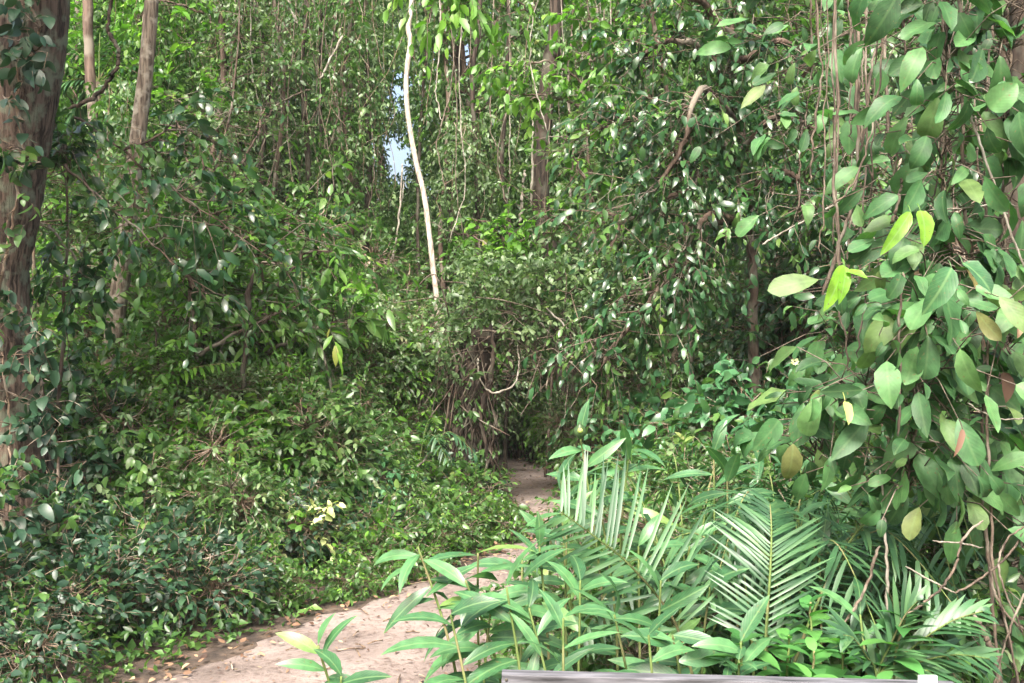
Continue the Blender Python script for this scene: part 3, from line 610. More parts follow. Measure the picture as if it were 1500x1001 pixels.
# ------------------------------------------------------------------ bushes, left thicket
rows = [
 ('tall0', 90, 9.6, 'tall green bush right behind the large left trunk'),
 ('tall1', 215, 10.4, 'tall green bush around the foot of the tan trunk'),
 ('tall2', 345, 10.6, 'tall leafy bush behind the drooping sapling'),
 ('tall0', 470, 11.0, 'tall leafy bush left of the white trunk base', .92),
 ('tall1', 560, 12.2, 'tall leafy bush directly behind the white trunk base', .9),
 ('pale0', 570, 10.8, 'pale small-leaved bush spreading at the base of the white trunk', 1.15),
 ('mid0', 130, 8.3, 'green bush beside the foot of the large left trunk'),
 ('bright0', 215, 8.0, 'bright green bush in front of the tan trunk', .8),
 ('bright1', 290, 8.9, 'mid green bush in the left thicket under the broad-leaved sapling'),
 ('pale1', 375, 9.3, 'greyish small-leaved bush in the middle of the left thicket'),
 ('bright0', 450, 9.4, 'mid green bush in the left thicket below the drooping sapling'),
 ('pale0', 520, 9.8, 'olive small-leaved bush left of the vine-wrapped stump', .95),
 ('bright1', 548, 9.5, 'light green bush arching toward the vine-wrapped stump', .95),
 ('mid0', 575, 8.8, 'low green bush left of the vine-wrapped stump', .5),
 ('bright1', 330, 8.1, 'bright green low bush at the middle of the left bank', .95),
 ('mid2', 400, 8.2, 'dense low bush beside the yellow-leaved plant', .85),
 ('mid1', 500, 8.6, 'dark low bush at the path edge right of the yellow-leaved plant', .85),
 ('mid0', 560, 8.4, 'small dark bush at the path edge below the arching light green bush', .45),
 ('mid2', 230, 7.4, 'low green bush on the bank right of the large left trunk', .8),
 ('shadeb', 70, 6.0, 'dark low bush in front of the large left trunk', .5),
 ('broad0', 455, 7.9, 'broad-leaved bush close behind the yellow-leaved plant', .62),
 ('broad1', 300, 7.5, 'light broad-leaved bush at the middle of the left bank', .6),
 ('broad0', 205, 6.9, 'broad-leaved bush on the shaded bank', .55),
 ('mid1', 350, 7.2, 'dense green bush near the path edge left of the yellow-leaved plant', .6),
 ('blue1', 530, 8.2, 'bluish bush at the path edge below the small palms', .55),
 ('broad1', 150, 7.7, 'light broad-leaved shrub at the right of the large left trunk', .75),
 ('broad1', 265, 9.0, 'light broad-leaved shrub behind the bright bush in front of the tan trunk', .95),
 ('broad1', 505, 9.2, 'light broad-leaved shrub between the two small palms', .7),
 ('lance1', 350, 7.9, 'narrow-leaved shrub on the left bank above the yellow-leaved plant', .75),
 ('lance0', 540, 8.6, 'narrow-leaved shrub on the bank left of the stump', .6),
 ('mid0', 632, 9.5, 'low dark bush against the left side of the vine-wrapped stump', .3),
 ('mid0', 722, 9.0, 'small dark bush on the inside of the path bend in front of the stump', .2),
 ('mid1', 672, 9.55, 'small dark bush growing before the vine-wrapped stump', .22),
 ('mid2', 725, 9.4, 'small dark bush at the path edge right below the stump', .16),
]
sub(rows)
for px, Y, k_, sc, lab in ((130, 9.0, 0, .9, 'spindly bright sapling right of the large left trunk'), (185, 9.6, 2, 1, 'spindly pale sapling right behind the tan trunk'), (245, 8.7, 1, .85, 'spindly green sapling just right of the tan trunk'),
      (285, 9.4, 0, 1, 'spindly bright sapling between the tan trunk and the dark slim stem'), (325, 8.8, 3, .8, 'spindly broad-leaved sapling left of the dark slim stem'), (372, 9.0, 0, .9, 'spindly bright sapling right of the dark slim stem'),
      (415, 9.8, 2, 1, 'spindly pale sapling at the middle of the left thicket'), (455, 9.1, 1, .85, 'spindly green sapling behind the small feather palm'), (500, 9.9, 0, .95, 'spindly bright sapling left of the white trunk base'),
      (545, 9.9, 2, .9, 'spindly pale sapling close left of the white trunk base'), (590, 9.9, 0, .75, 'spindly bright sapling between the white trunk base and the stump'), (430, 8.4, 0, .62, 'short bright sapling over the yellow-leaved plant'), (250, 8.0, 0, .6, 'short bright sapling on the bank before the tan trunk'), (340, 8.2, 2, .6, 'short pale sapling on the bank left of the yellow-leaved plant'), (525, 8.7, 1, .6, 'short green sapling on the bank between path edge and small palms')):
    place('spin%d' % k_, px, Y, lab, sc, cat='sapling', name='sapling')
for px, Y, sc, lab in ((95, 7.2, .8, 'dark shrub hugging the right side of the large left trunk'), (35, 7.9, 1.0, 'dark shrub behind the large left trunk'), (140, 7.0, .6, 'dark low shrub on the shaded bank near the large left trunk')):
    place('shadeb', px, Y, lab, sc)
t = place('shadeb', 20, 5.6, 'dusky broad-leaved plant standing at the left edge before the large trunk', .7, cat='plant', name='plant')
rows = [ # behind, middle and right
 ('pale1', 640, 12.6, 'pale small-leaved bush behind the vine-wrapped stump', 1.2),
 ('tall2', 640, 14.0, 'tall dim bush in the gap behind the white trunk', 1.0),
 ('pale0', 760, 14.6, 'pale bush where the path disappears behind the stump', .9),
 ('pale0', 848, 11.6, 'slim pale bush hiding the foot of the dark brown trunk', (.5, .5, 1.0)),
 ('palet', 850, 13.4, 'tall pale shrub arching over the far end of the path', .9),
 ('palet', 795, 14.9, 'pale shrub filling the hollow beyond the path bend', .8),
 ('bright0', 835, 13.7, 'bright bush at the right of the far end of the path', .9),  # bright leaf colour stands in for light in the dark hollow
 ('bright1', 765, 17.2, 'bright bush seen down the path beyond the bend', 1.2),  # lighter green painted in for light down the path
 ('bright1', 900, 12.2, 'bright bush between the olive and the pale bushes right of the path', .8),
 ('mid1', 880, 12.6, 'green bush beside the far end of the path', .85),
 ('pale1', 850, 14.5, 'tall pale bush behind the far end of the path', 1.3),
 ('tall0', 760, 16.2, 'tall bush closing the view beyond the path', 1.1),
 ('tall1', 900, 13.5, 'tall bush behind the drooping glossy boughs', 1.0),
 ('mid2', 880, 11.0, 'green bush at the right side of the path beyond the ferny fronds', .8),
 ('pale0', 930, 11.2, 'olive small-leaved bush under the drooping glossy boughs', .9),
 ('tall2', 1000, 11.0, 'tall bush behind the glossy dark-leaved tree trunk', 1.0),
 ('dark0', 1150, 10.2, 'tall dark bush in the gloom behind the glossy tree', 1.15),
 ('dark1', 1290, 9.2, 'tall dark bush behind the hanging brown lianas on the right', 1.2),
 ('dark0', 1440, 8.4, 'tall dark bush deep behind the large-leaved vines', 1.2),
 ('blue0', 1000, 7.3, 'bluish green bush left of the yellow flower', .95),
 ('blue1', 1080, 7.4, 'bluish green bush just left of the yellow flower', 1.02),
 ('blue0', 1170, 7.1, 'bluish green bush carrying the yellow flower', 1.05),
 ('blue1', 1250, 6.7, 'bluish green bush between the yellow flower and the large-leaved vines', 1.05),
 ('mid0', 960, 8.6, 'green bush under the drooping glossy boughs, left of the bluish bushes', .75),
 ('mid1', 1040, 6.2, 'green bush in front of the bluish bushes', .72),
 ('mid2', 1150, 5.8, 'green bush below the yellow flower', .75),
 ('blue1', 1230, 5.4, 'bluish bush below the curled brown-tipped leaves', .8),
 ('mid2', 930, 6.6, 'small green bush behind the tall upright palm frond', .6),
 ('broad0', 1340, 5.3, 'broad-leaved bush low behind the dry twigs at right', .8),
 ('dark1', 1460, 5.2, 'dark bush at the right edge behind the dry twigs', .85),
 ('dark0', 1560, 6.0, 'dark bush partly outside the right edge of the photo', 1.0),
]
sub(rows)
for px, Y, s, lab in ((1020, 4.4, .62, 'low green bush under the right-hand palm fronds'), (930, 4.6, .62, 'low green bush between the ginger stems near the upright frond'), (1110, 4.4, .6, 'low bush behind the symmetrical palm frond'),
                      (860, 4.5, .5, 'low bush at the right edge of the path beside the ginger stems'), (1200, 4.1, .6, 'low bush right of the symmetrical palm frond'), (1300, 3.9, .55, 'low shady bush at the feet of the large-leaved vines'),
                      (880, 3.6, .45, 'leafy low bush just above the left end of the board'), (970, 3.3, .42, 'leafy low bush just above the middle of the board')):
    place('mid%d' % rng.integers(0, 3), px, Y, lab, s)
# upper storey behind the vines on the right
bough_tree('tree with bright upper leaves between the glossy tree and the brown lianas', 'tree',
    [((1190, 760, 1.0), (1180, 400, .6), (1170, 150, .3), (1160, -60, 0)), ((1170, 150, .3), (1130, 60, 0), (1100, 20, 0)), ((1170, 120, .3), (1220, 60, 0), (1270, 40, 0)), ((1168, 60, .2), (1200, 0, 0), (1260, -30, 0)), ((1172, 200, .2), (1230, 200, 0), (1290, 230, 0)), ((1175, 300, .2), (1240, 320, 0), (1290, 380, 0))],
    8.4, 230, 'mid', .3, LL=.12)
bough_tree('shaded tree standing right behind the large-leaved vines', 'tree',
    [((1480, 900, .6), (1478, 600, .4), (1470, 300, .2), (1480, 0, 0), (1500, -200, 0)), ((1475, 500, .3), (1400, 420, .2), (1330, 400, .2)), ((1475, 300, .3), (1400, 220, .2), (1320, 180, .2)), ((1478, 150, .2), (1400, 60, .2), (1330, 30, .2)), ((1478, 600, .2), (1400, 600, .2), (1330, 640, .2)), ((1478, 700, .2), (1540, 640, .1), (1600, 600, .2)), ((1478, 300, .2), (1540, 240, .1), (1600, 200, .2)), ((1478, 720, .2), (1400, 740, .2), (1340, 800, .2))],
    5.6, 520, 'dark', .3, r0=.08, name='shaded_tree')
trunk_tree('forest_tree', 'dark trunk at the right edge, almost hidden by large vine leaves', 'tree', [P0(1490, 4.6)] + [at(x, y, 4.6) for x, y in ((1488, 700), (1478, 500), (1490, 300), (1505, 100), (1500, -100), (1490, -500))], [.10, .08, .075, .07, .07, .065, .06], 'bark_dark', 60, 14, .04)

# yellow-leaved plant, yellow flower
proto('yel', 'yellow', (.2, .2, .1), .45, .3, 30, 4, stemr=.004)
place('yel', 434, 7.1, 'plant with pale yellow leaves in the middle of the left bank', 1.15, cat='plant', name='plant')
def blossom(label, c, s, col='yellow', name='flower', n=9):
    t = thing(name, label, 'flower', c); g = Geo(); a = np.linspace(0, 6.28, n, endpoint=False)
    D = np.stack([np.cos(a), -.5 + 0 * a, np.sin(a)], 1); leaves(g, np.zeros((n, 3)), D, np.array([[0, -1., .2]]).repeat(n, 0), s, s * .6, 'med', .4, .2, 0, None)
    link('petal', g.mesh('petal', M[col]), t)
    g = Geo(); tubes(g, [[(0, .01, 0), (0, -s * .2, 0), (0, -s * .35, .002)]], [[s * .16, s * .2, s * .08]], 8); link('flower_centre', g.mesh('flower_centre', M['litter']), t)
blossom('single small yellow flower among the bluish bushes', at(1164, 529, 6.5), .03)
# curtains of small-leaved creepers hanging from the canopy
def curtain(label, px, wpx, y0, y1, Y, ns, LL, mat, alt, per=34):
    global ORG
    b = at(px, y0, Y); ORG = b; t = thing('hanging_creeper', label, 'creeper', b); gt = Geo(); gl = Geo(); st = []
    for k in range(ns):
        x = px + rng.normal(0, wpx / 2.2); yy = y0 + (y1 - y0) * rng.uniform(.3, 1); q = Y + rng.normal(0, .35)
        st.append(smooth_line([at(x, y0, q) - b, at(x + rng.normal(0, 16), y0 * .6 + yy * .4, q + rng.normal(0, .2)) - b, at(x + rng.normal(0, 22), y0 * .2 + yy * .8, q) - b, at(x + rng.normal(0, 28), yy, q) - b], 20, .02))
    st = np.array(st); tubes(gt, st, np.full(st.shape[:2], .0035), 4)
    i = rng.integers(0, ns, ns * per); j = rng.integers(0, 20, ns * per); c = st[i, j] + rng.normal(0, .1, (ns * per, 3)); d = rng.normal(0, 1, c.shape) * [1, 1, .5]
    mk = rng.random(len(c)) < .3
    for sel, mi in ((~mk, 0), (mk, 1)): sprays(gl, None, c[sel], d[sel], .22, 7, LL * 1.25, LL * .58, 'med', .5, .4, mi=mi)
    ORG = None; link('stem', gt.mesh('stem', M['twig']), t); link('foliage', gl.mesh('foliage', [M[mat], M[alt]]), t)
for a_ in (('grey-green creeper curtain hanging left of the reddish trunk in the gloom', 365, 60, -60, 330, 12.4, 20, .065, 'pale', 'mid'),
           ('thin creeper curtain hanging over the reddish trunk in the gloom', 430, 60, -60, 380, 13.2, 14, .06, 'pale', 'mid'),
           ('creeper curtain hanging between the reddish trunk and the white trunk', 500, 60, -60, 420, 12.8, 16, .065, 'mid', 'pale'),
           ('narrow creeper curtain close to the left side of the white trunk', 552, 24, -60, 400, 12.6, 8, .06, 'pale', 'mid'),
           ('dark creeper curtain hanging just right of the white trunk', 650, 50, -60, 300, 13.2, 16, .07, 'mid', 'far'),
           ('pale green creeper column reaching down right of the white trunk', 690, 32, 180, 440, 12.4, 14, .06, 'pale', 'pale'),
           ('creeper curtain hanging close left of the dark brown trunk', 742, 24, 60, 330, 12.9, 8, .06, 'pale', 'mid'),
           ('creeper curtain hanging at the top right of the dark brown trunk', 850, 70, -60, 300, 12.8, 16, .065, 'pale', 'mid'),
           ('creeper curtain hanging behind the tan trunk', 250, 60, -60, 300, 13, 16, .07, 'mid', 'bright'),
           ('creeper curtain hanging right of the spiky palm frond', 180, 40, 120, 420, 12.2, 12, .07, 'mid', 'pale')):
    curtain(*a_)
# palms with small fronds in the thicket
def frond(t, pts, L0, n=34, W=.022, up=(0, 0, 1), droop=.2, lean=.55, sides=(1, -1), prof=None, mat='palm', fold=.15, curl=.5, r=.006, jit=.05, upl=0.):
    """one feather frond: pts world-relative rachis points"""
    ln = smooth_line(pts, 40); g = Geo(); tubes(g, [ln], [np.linspace(r, r * .3, 40)], 6)
    ra = link('rachis', g.mesh('rachis', M['twig_green']), None)
    keep_ = rng.random(n) > .07; i = np.linspace(8, 39, n).astype(int)[keep_]; n = len(i); tg = nrm(np.gradient(ln, axis=0))[i]; t_ = (i - 8) / 31.
    pr = (np.sin(np.clip(t_ * .82 + .16, 0, 1) * math.pi) ** .6) if prof is None else np.interp(t_, *prof)
    upv = nrm(np.array(up, float)); g = Geo()
    for s in sides:
        sd = nrm(np.cross(tg, upv)) * s
        D = nrm(sd + tg * (lean + .5 * t_[:, None]) + rng.normal(0, jit * 1.7, tg.shape) + upv * upl - UP * droop * .3)
        leaves(g, ln[i], D, np.array([upv]).repeat(n, 0) + sd * -.15, L0 * pr * rng.uniform(.8, 1.06, n), W * rng.uniform(.8, 1.15, n), 'strip', curl * rng.uniform(.6, 1.7, n), fold, .04, None)
    fr = link('frond', g.mesh('frond', M[mat]), t); ra.parent = fr
    return fr
def small_palm(px, Y, label, nf=6, L=.75, h=.45, leaf=.24, mat='palm'):
    b = P0(px, Y); t = thing('palm', label, 'palm', b)
    a0 = rng.uniform(0, 6.28)
    for k in range(nf):
        a = a0 + k * 2.4 + rng.normal(0, .2); q = np.array([math.cos(a), math.sin(a), 0]); z = rng.uniform(.8, 1.1) * h
        frond(t, [(0, 0, 0), q * .12 * L + [0, 0, z * .7], q * .5 * L + [0, 0, z * 1.15], q * L + [0, 0, z * .85]], leaf, 24, .018, droop=.8, mat=mat, r=.005)
small_palm(470, 8.9, 'small feather palm low in the left thicket', 7, .8, .9, .24)
small_palm(610, 9.1, 'small palm with arching fronds left of the vine-wrapped stump', 6, .6, .75, .22)
small_palm(395, 9.6, 'taller small palm half hidden in the middle of the left thicket', 7, .8, 1.35, .25)
small_palm(330, 8.3, 'feather palm seedling behind the bright low bush', 6, .6, .8, .2)
# arching fronds catching light at left, upper-left fan
b = P0(210, 8.3); t = thing('palm', 'palm with two long light-catching fronds spread across the left thicket', 'palm', b)
for pp in (((215, 640), (216, 545), (180, 510), (140, 490)), ((216, 640), (218, 560), (250, 505), (310, 475)), ((216, 640), (214, 560), (170, 540), (120, 530)), ((216, 640), (222, 570), (280, 540), (350, 530))):
    frond(t, [np.zeros(3)] + [at(x, y, 8.1 - .1 * i) - b for i, (x, y) in enumerate(pp)], .22, 36, .03, droop=1.6, mat='bright', r=.01)
b = P0(140, 13); t = thing('palm', 'tall palm with a spiky frond against the bright gap at the upper left', 'palm', b)
g = Geo(); tubes(g, [smooth_line([(0, 0, -.1), (.1, 0, 2), at(145, 120, 13) - b], 20)], [np.linspace(.06, .045, 20)], 10); link('trunk', g.mesh('trunk', M['bark']), t)
for a in np.linspace(-2.6, 2.6, 9):
    e = np.array([math.sin(a), rng.uniform(-.4, .4), math.cos(a) * .8]); s = at(145, 120, 13) - b
    frond(t, [s, s + e * .3 + [0, 0, .1], s + e * .75 + [0, 0, .02], s + e * 1.1 - [0, 0, .25]], .38, 26, .035, droop=1.2, r=.012)
b = P0(440, 13); t = thing('palm', 'dark green palm crown beside the hanging lianas', 'palm', b)
g = Geo(); tubes(g, [smooth_line([(0, 0, -.1), (.05, 0, 1.5), at(435, 320, 13) - b], 20)], [np.linspace(.06, .045, 20)], 10); link('trunk', g.mesh('trunk', M['bark']), t)
for a in np.linspace(-2.4, 2.4, 9):
    e = np.array([math.sin(a), rng.uniform(-.6, .2), math.cos(a) * .7]); s = at(435, 320, 13) - b
    frond(t, [s, s + e * .3 + [0, 0, .08], s + e * .6, s + e * .85 - [0, 0, .2]], .34, 24, .035, droop=1.2, r=.01)

# ------------------------------------------------------------------ vine-wrapped stump with looping vines
Y = 10.0
b = P0(690, Y); t = thing('vine_wrapped_stump', 'dark stump wrapped in dry vines beside the bend of the path', 'stump', b)
g = Geo(); tubes(g, [smooth_line([(0, 0, -.1), (0, 0, .3), at(685, 620, Y) - b, at(690, 530, Y) - b, at(715, 480, Y) - b], 30, .01)], [np.interp(np.linspace(0, 1, 30), [0, .2, .6, 1], [.28, .23, .2, .12])], 16, rough=.12)
link('trunk', g.mesh('trunk', M['bark_dark']), t)
g = Geo(); st = []
for k in range(70):
    a0 = rng.uniform(0, 6.28); zs = np.linspace(0, 1, 14); top = rng.uniform(.7, 1.65); da = rng.normal(0, 1.6)
    rr = np.interp(zs * top, [0, .25, 1, 1.7], [.34, .26, .23, .26]) * rng.uniform(.85, 1.15) + rng.normal(0, .015, 14)
    an = a0 + da * zs; st.append(np.stack([np.cos(an) * rr, np.sin(an) * rr, zs * top], 1) + rng.normal(0, .012, (14, 3)))
tubes(g, st, rng.uniform(.004, .013, (70, 1)) * np.ones((1, 14)), 5)
link('vine', g.mesh('vine', M['bark_dark']), t)
# dry tangle on top
g = Geo(); st = []
for k in range(120):
    c0 = at(rng.uniform(650, 850), rng.uniform(420, 520), Y + rng.uniform(-.3, .4)) - b
    dd = nrm(rng.normal(0, 1, 3) * [1, .6, .6]); le = rng.uniform(.3, .8)
    st.append(smooth_line([c0, c0 + dd * le * .5 + rng.normal(0, .08, 3), c0 + dd * le + [0, 0, -.15]], 9, .008))
tubes(g, st, rng.uniform(.003, .008, (120, 1)) * np.ones((1, 9)), 4); link('dry_tangle', g.mesh('dry_tangle', M['liana']), t)
c = np.array([at(rng.uniform(662, 900), rng.uniform(375, 490), Y + rng.uniform(-.4, .5)) for _ in range(620)]) - b
gl = Geo(); sprays(gl, None, c, rng.normal(0, 1, c.shape) + UP * .3, .24, 8, .075, .035, 'med', .3, .2)
c = np.array([at(rng.uniform(560, 700), rng.uniform(460, 560), Y - .2 + rng.uniform(-.3, .4)) for _ in range(110)]) - b
sprays(gl, None, c, rng.normal(0, 1, c.shape) + UP * .3, .22, 7, .085, .042, 'med', .3, .2)
c = np.array([at(rng.uniform(585, 690), rng.uniform(510, 660), Y + .1 + rng.uniform(-.3, .4)) for _ in range(150)] + [at(rng.uniform(665, 720), rng.uniform(570, 740), Y - .2) for _ in range(60)]) - b
sprays(gl, None, c, rng.normal(0, 1, c.shape) * [1, 1, .6], .2, 7, .07, .032, 'med', .5, .5, mi=1)
st = []
for k in range(60):
    c0 = at(rng.uniform(590, 720), rng.uniform(490, 560), Y + rng.uniform(-.3, .3)) - b; st.append(smooth_line([c0, c0 + [rng.normal(0, .08), 0, -rng.uniform(.2, .4)], c0 + [rng.normal(0, .15), rng.normal(0, .05), -rng.uniform(.5, 1.1)]], 9, .008))
g = Geo(); tubes(g, st, rng.uniform(.003, .007, (60, 1)) * np.ones((1, 9)), 4); link('hanging_root', g.mesh('hanging_root', M['bark']), t)
link('foliage', gl.mesh('foliage', [M['pale'], M['mid']]), t)

def liana(label, pts, Y, r, mat='liana', n=None, group=None, jit=None, name='liana', cat='liana', leafy=0, leafmat_='vine', LL=.1):
    pp = [at(*(q[:2]), Y + (q[2] if len(q) > 2 else 0)) for q in pts]; b = pp[-1] if pts[-1][1] > pts[0][1] else pp[0]
    n = n or max(16, len(pts) * 9); ln = smooth_line(np.array(pp) - b, n, r * .5 if jit is None else jit)
    rr = r * np.interp(np.linspace(0, 1, n), np.linspace(0, 1, 7), rng.uniform(.75, 1.15, 7)); rr[-3:] *= [.7, .45, .2]; rr[:2] *= [.4, .7]
    g = Geo(); tubes(g, [ln], [rr], 7, rough=.05)
    o = link(name, g.mesh(name, M[mat]), None, tuple(b)); tag(o, label, cat, group)
    return o
Ls = [
 ('pale looped vine hanging like a ring in front of the stump top', ((700, 525), (702, 550), (715, 572), (735, 573), (755, 560), (760, 530), (757, 505)), 9.7, .010, 'liana_grey'),
 ('dark bent stem curling beside the ring-shaped vine', ((762, 480), (750, 500), (745, 520), (752, 540), (735, 545)), 9.8, .016, 'bark_dark'),
 ('pale bow-shaped vine curling back at the right of the stump tangle', ((800, 450), (830, 480), (858, 510), (852, 530), (828, 528)), 9.7, .010, 'liana_grey'),
 ('second pale vine inside the bow at the right of the stump tangle', ((790, 470), (815, 500), (840, 522), (857, 500), (840, 475), (825, 455)), 9.8, .008, 'liana_grey'),
 ('thin level twig sticking out right of the bow-shaped vine', ((850, 498), (875, 498), (900, 500)), 9.7, .005, 'liana_grey'),
 ('dark root-like stem at the right side of the stump', ((720, 470), (722, 540), (705, 600), (712, 680), (700, 740)), 9.75, .022, 'bark_dark'),
 ('dark curving vine stem beside the large left trunk near the top', ((163, -30), (163, 0), (158, 42), (173, 70), (170, 100), (150, 130), (128, 148), (100, 158)), 6.4, .014, 'bark_dark'),
 ('bare grey stick slanting down at the top left of the liana curtain', ((410, -30), (422, 5), (437, 36)), 12, .018, 'liana_grey'),
 ('pale straight stick slanting across the liana curtain', ((502, 50), (485, 85), (468, 118)), 12, .015, 'liana_grey'),
 ('thin crooked branch crossing the liana curtain low down', ((455, 130), (410, 150), (390, 175), (374, 188)), 12, .012, 'liana'),
 ('thin pale liana hanging just left of the white trunk', ((590, 240), (586, 300), (580, 350), (568, 395), (558, 430)), 12.5, .012, 'liana_grey'),
 ('pair-forming thin liana beside the one left of the white trunk', ((592, 265), (583, 330), (577, 380), (574, 420)), 12.7, .008, 'liana_grey'),
 ('pale creeper stem against the dark brown trunk', ((781, 150), (780, 220), (778, 310)), 12.1, .014, 'liana_grey'),
 ('second pale creeper stem left of the dark brown trunk', ((768, 250), (764, 300), (760, 330)), 12.1, .022, 'liana_grey'),
 ('thin bare twig crossing above the dark brown trunk', ((770, 150), (800, 172), (840, 185)), 12.8, .010, 'liana_grey'),
 ('short pale upright stem low in the left thicket', ((507, 470), (510, 490), (508, 510)), 9.3, .012, 'liana_grey'),
 ('thin dark upright stem in front of the left thicket', ((228, 480), (231, 560), (230, 665)), 8.0, .010, 'bark_dark'),
 # right side
 ('leftmost brown liana hanging before the right-hand vines', ((1226, -40), (1224, 80), (1228, 200), (1222, 300), (1220, 360)), 3.9, .006),
 ('reddish liana bending left at its lower end above the lime leaves', ((1262, -40), (1255, 100), (1258, 220), (1250, 290), (1232, 350), (1204, 440)), 3.7, .011),
 ('thin liana hanging straight just right of the reddish one', ((1272, -40), (1268, 100), (1270, 220), (1262, 330), (1258, 430)), 3.8, .006),
 ('knotted brown liana descending at the top centre of the vine wall', ((1290, -40), (1298, 50), (1280, 80), (1272, 140), (1262, 220)), 3.7, .008),
 ('rough liana hanging right of the knotted one', ((1300, -40), (1296, 60), (1299, 130), (1303, 220)), 3.8, .010),
 ('thin liana tilting right from the knotted liana', ((1272, 140), (1285, 180), (1300, 220), (1310, 250)), 3.6, .005),
 ('short diagonal brown stem pointing up among the lime leaves', ((1322, 262), (1315, 300), (1305, 330)), 3.4, .009),
 ('greenish upright liana in the upper middle of the vine wall', ((1380, -40), (1382, 60), (1381, 170), (1386, 220), (1378, 290)), 3.5, .007, 'liana'),
 ('long purplish liana running down the right side of the vine wall', ((1403, -40), (1410, 60), (1410, 200), (1413, 300), (1424, 372), (1436, 450), (1441, 560), (1438, 700), (1445, 800), (1455, 900), (1468, 1020)), 3.4, .009),
 ('liana hanging close beside the long purplish one at the top', ((1420, -40), (1415, 50), (1417, 160)), 3.4, .007),
 ('thin liana slanting right across the dark gap at the right edge', ((1418, 160), (1436, 210), (1466, 298), (1485, 350), (1510, 410)), 3.3, .006, 'liana_grey'),
 ('straight thin liana in the middle of the large leaves', ((1323, 400), (1318, 470), (1319, 550), (1316, 640)), 3.2, .007),
 ('thin liana hanging at the left border of the large leaves', ((1287, 380), (1286, 450), (1284, 540)), 3.6, .006),
 ('grey upright liana rising between palm fronds and large leaves', ((1291, 690), (1295, 760), (1300, 850), (1303, 950)), 3.4, .008, 'liana_grey'),
 ('brown stick leaning left beside the symmetrical palm frond', ((1286, 800), (1272, 850), (1252, 890), (1228, 925)), 3.2, .007),
 ('second stem parallel to the long purplish liana', ((1450, 480), (1447, 600), (1451, 720), (1455, 830), (1480, 940), (1495, 1020)), 3.35, .007),
 ('bare twig stretching level across the top right leaves', ((1362, 307), (1410, 305), (1466, 298), (1500, 305)), 3.3, .004, 'liana_grey'),
 ('dry twig forking toward the right edge at mid height', ((1418, 590), (1440, 604), (1468, 614), (1505, 612)), 3.2, .004, 'liana_grey'),
 ('dry twig rising to the right edge', ((1385, 470), (1430, 455), (1470, 440), (1505, 400)), 3.5, .004, 'liana_grey'),
 ('curved bare vine sweeping down left under the large leaves', ((1440, 762), (1410, 790), (1399, 830), (1378, 862), (1350, 885), (1310, 914)), 3.1, .006, 'liana'),
 ('thin dry twig crossing the curved bare vine', ((1328, 830), (1362, 850), (1400, 868)), 3.1, .0045, 'liana_grey'),
 ('dry twig continuing up right from the curved bare vine', ((1398, 868), (1430, 852), (1470, 820), (1500, 780)), 3.1, .005, 'liana'),
 ('bare twig running level above the curved bare vine', ((1366, 792), (1400, 795), (1440, 802)), 3.15, .004, 'liana_grey'),
 ('pale dry stem at the bottom right corner', ((1430, 905), (1440, 930), (1456, 960), (1462, 1015)), 3.0, .013, 'liana'),
 ('dry stem arching at the bottom right edge', ((1505, 770), (1475, 790), (1462, 830), (1478, 880), (1500, 930)), 3.0, .005, 'liana'),
 ('dry twig sloping down to the bottom right corner', ((1448, 830), (1462, 880), (1485, 910), (1510, 930)), 3.05, .006, 'liana'),
 ('thin stem crossing the dry tangle near the bottom right', ((1500, 870), (1480, 920), (1465, 970), (1455, 1015)), 2.95, .005, 'liana'),
 ('thin bare branch slanting up through the gloom left of the lianas', ((1116, 358), (1150, 338), (1200, 312), (1262, 280)), 5.6, .006, 'liana_grey'),
]
for l_ in Ls: liana(l_[0], l_[1], l_[2] - (.3 if l_[2] < 3.6 else 0), l_[3] * (.62 if l_[2] < 4 else 1), *l_[4:])
for lab, Y, pp, r in (('dark slim stem standing in the left thicket above the yellow-leaved plant', 8.1, ((342, 790), (348, 700), (352, 600), (360, 500), (372, 400)), .026),
                      ('second dark slim stem left of the one above the yellow-leaved plant', 8.6, ((296, 760), (300, 660), (292, 560), (305, 460)), .016),
                      ('thin leaning stem between the small palms', 8.7, ((520, 770), (500, 680), (490, 590), (468, 500)), .014),
                      ('pale dead branch lying across the bushes left of the stump', 9.0, ((588, 700), (615, 680), (640, 650)), .012),
                      ('bent twig arching over the left thicket bushes', 8.4, ((440, 740), (450, 650), (480, 600), (530, 590)), .009),
                      ('dead pale twig poking out of the left thicket', 8.0, ((260, 700), (285, 650), (330, 610)), .009)):
    liana(lab, pp, Y, r, 'bark_dark' if 'dark' in lab else 'liana_grey', name='dead_branch' if 'dead' in lab or 'twig' in lab else 'young_tree', cat='branch' if 'dead' in lab or 'twig' in lab else 'young tree')
for i, x in enumerate((318, 352, 384, 402, 447, 474, 508, 540, 622, 655, 700, 745, 835)):
    Y = rng.uniform(12.2, 13.4); r = rng.uniform(.016, .042)
    pts = [P0(x + rng.normal(0, 12), Y)] + [at(x + rng.normal(0, 6), y_, Y) for y_ in (380, 250, 120, 0, -150)]
    t = trunk_tree('pole_tree', 'thin grey-brown tree trunk among the hanging creepers of the upper background', 'tree', pts, [r * 1.1, r, r * .95, r * .9, r * .85, r * .8], 'bark_dark' if i % 3 else 'bark', 40, 8, .05, jit=.008)[0]; t['group'] = 'thin trunks of the upper background'
for i in range(18):
    x = rng.uniform(610, 900); y0 = -30; y1 = rng.uniform(150, 400)
    liana('thin grey hanging stem among the leaves right of the white trunk', ((x, y0), (x + rng.normal(0, 6), y1 * .4), (x + rng.normal(0, 9), y1 * .75), (x + rng.normal(0, 12), y1)), rng.uniform(10.8, 12.5), rng.uniform(.004, .009), 'liana_grey' if i % 2 else 'liana', group='thin hanging stems right of the white trunk', jit=.01)
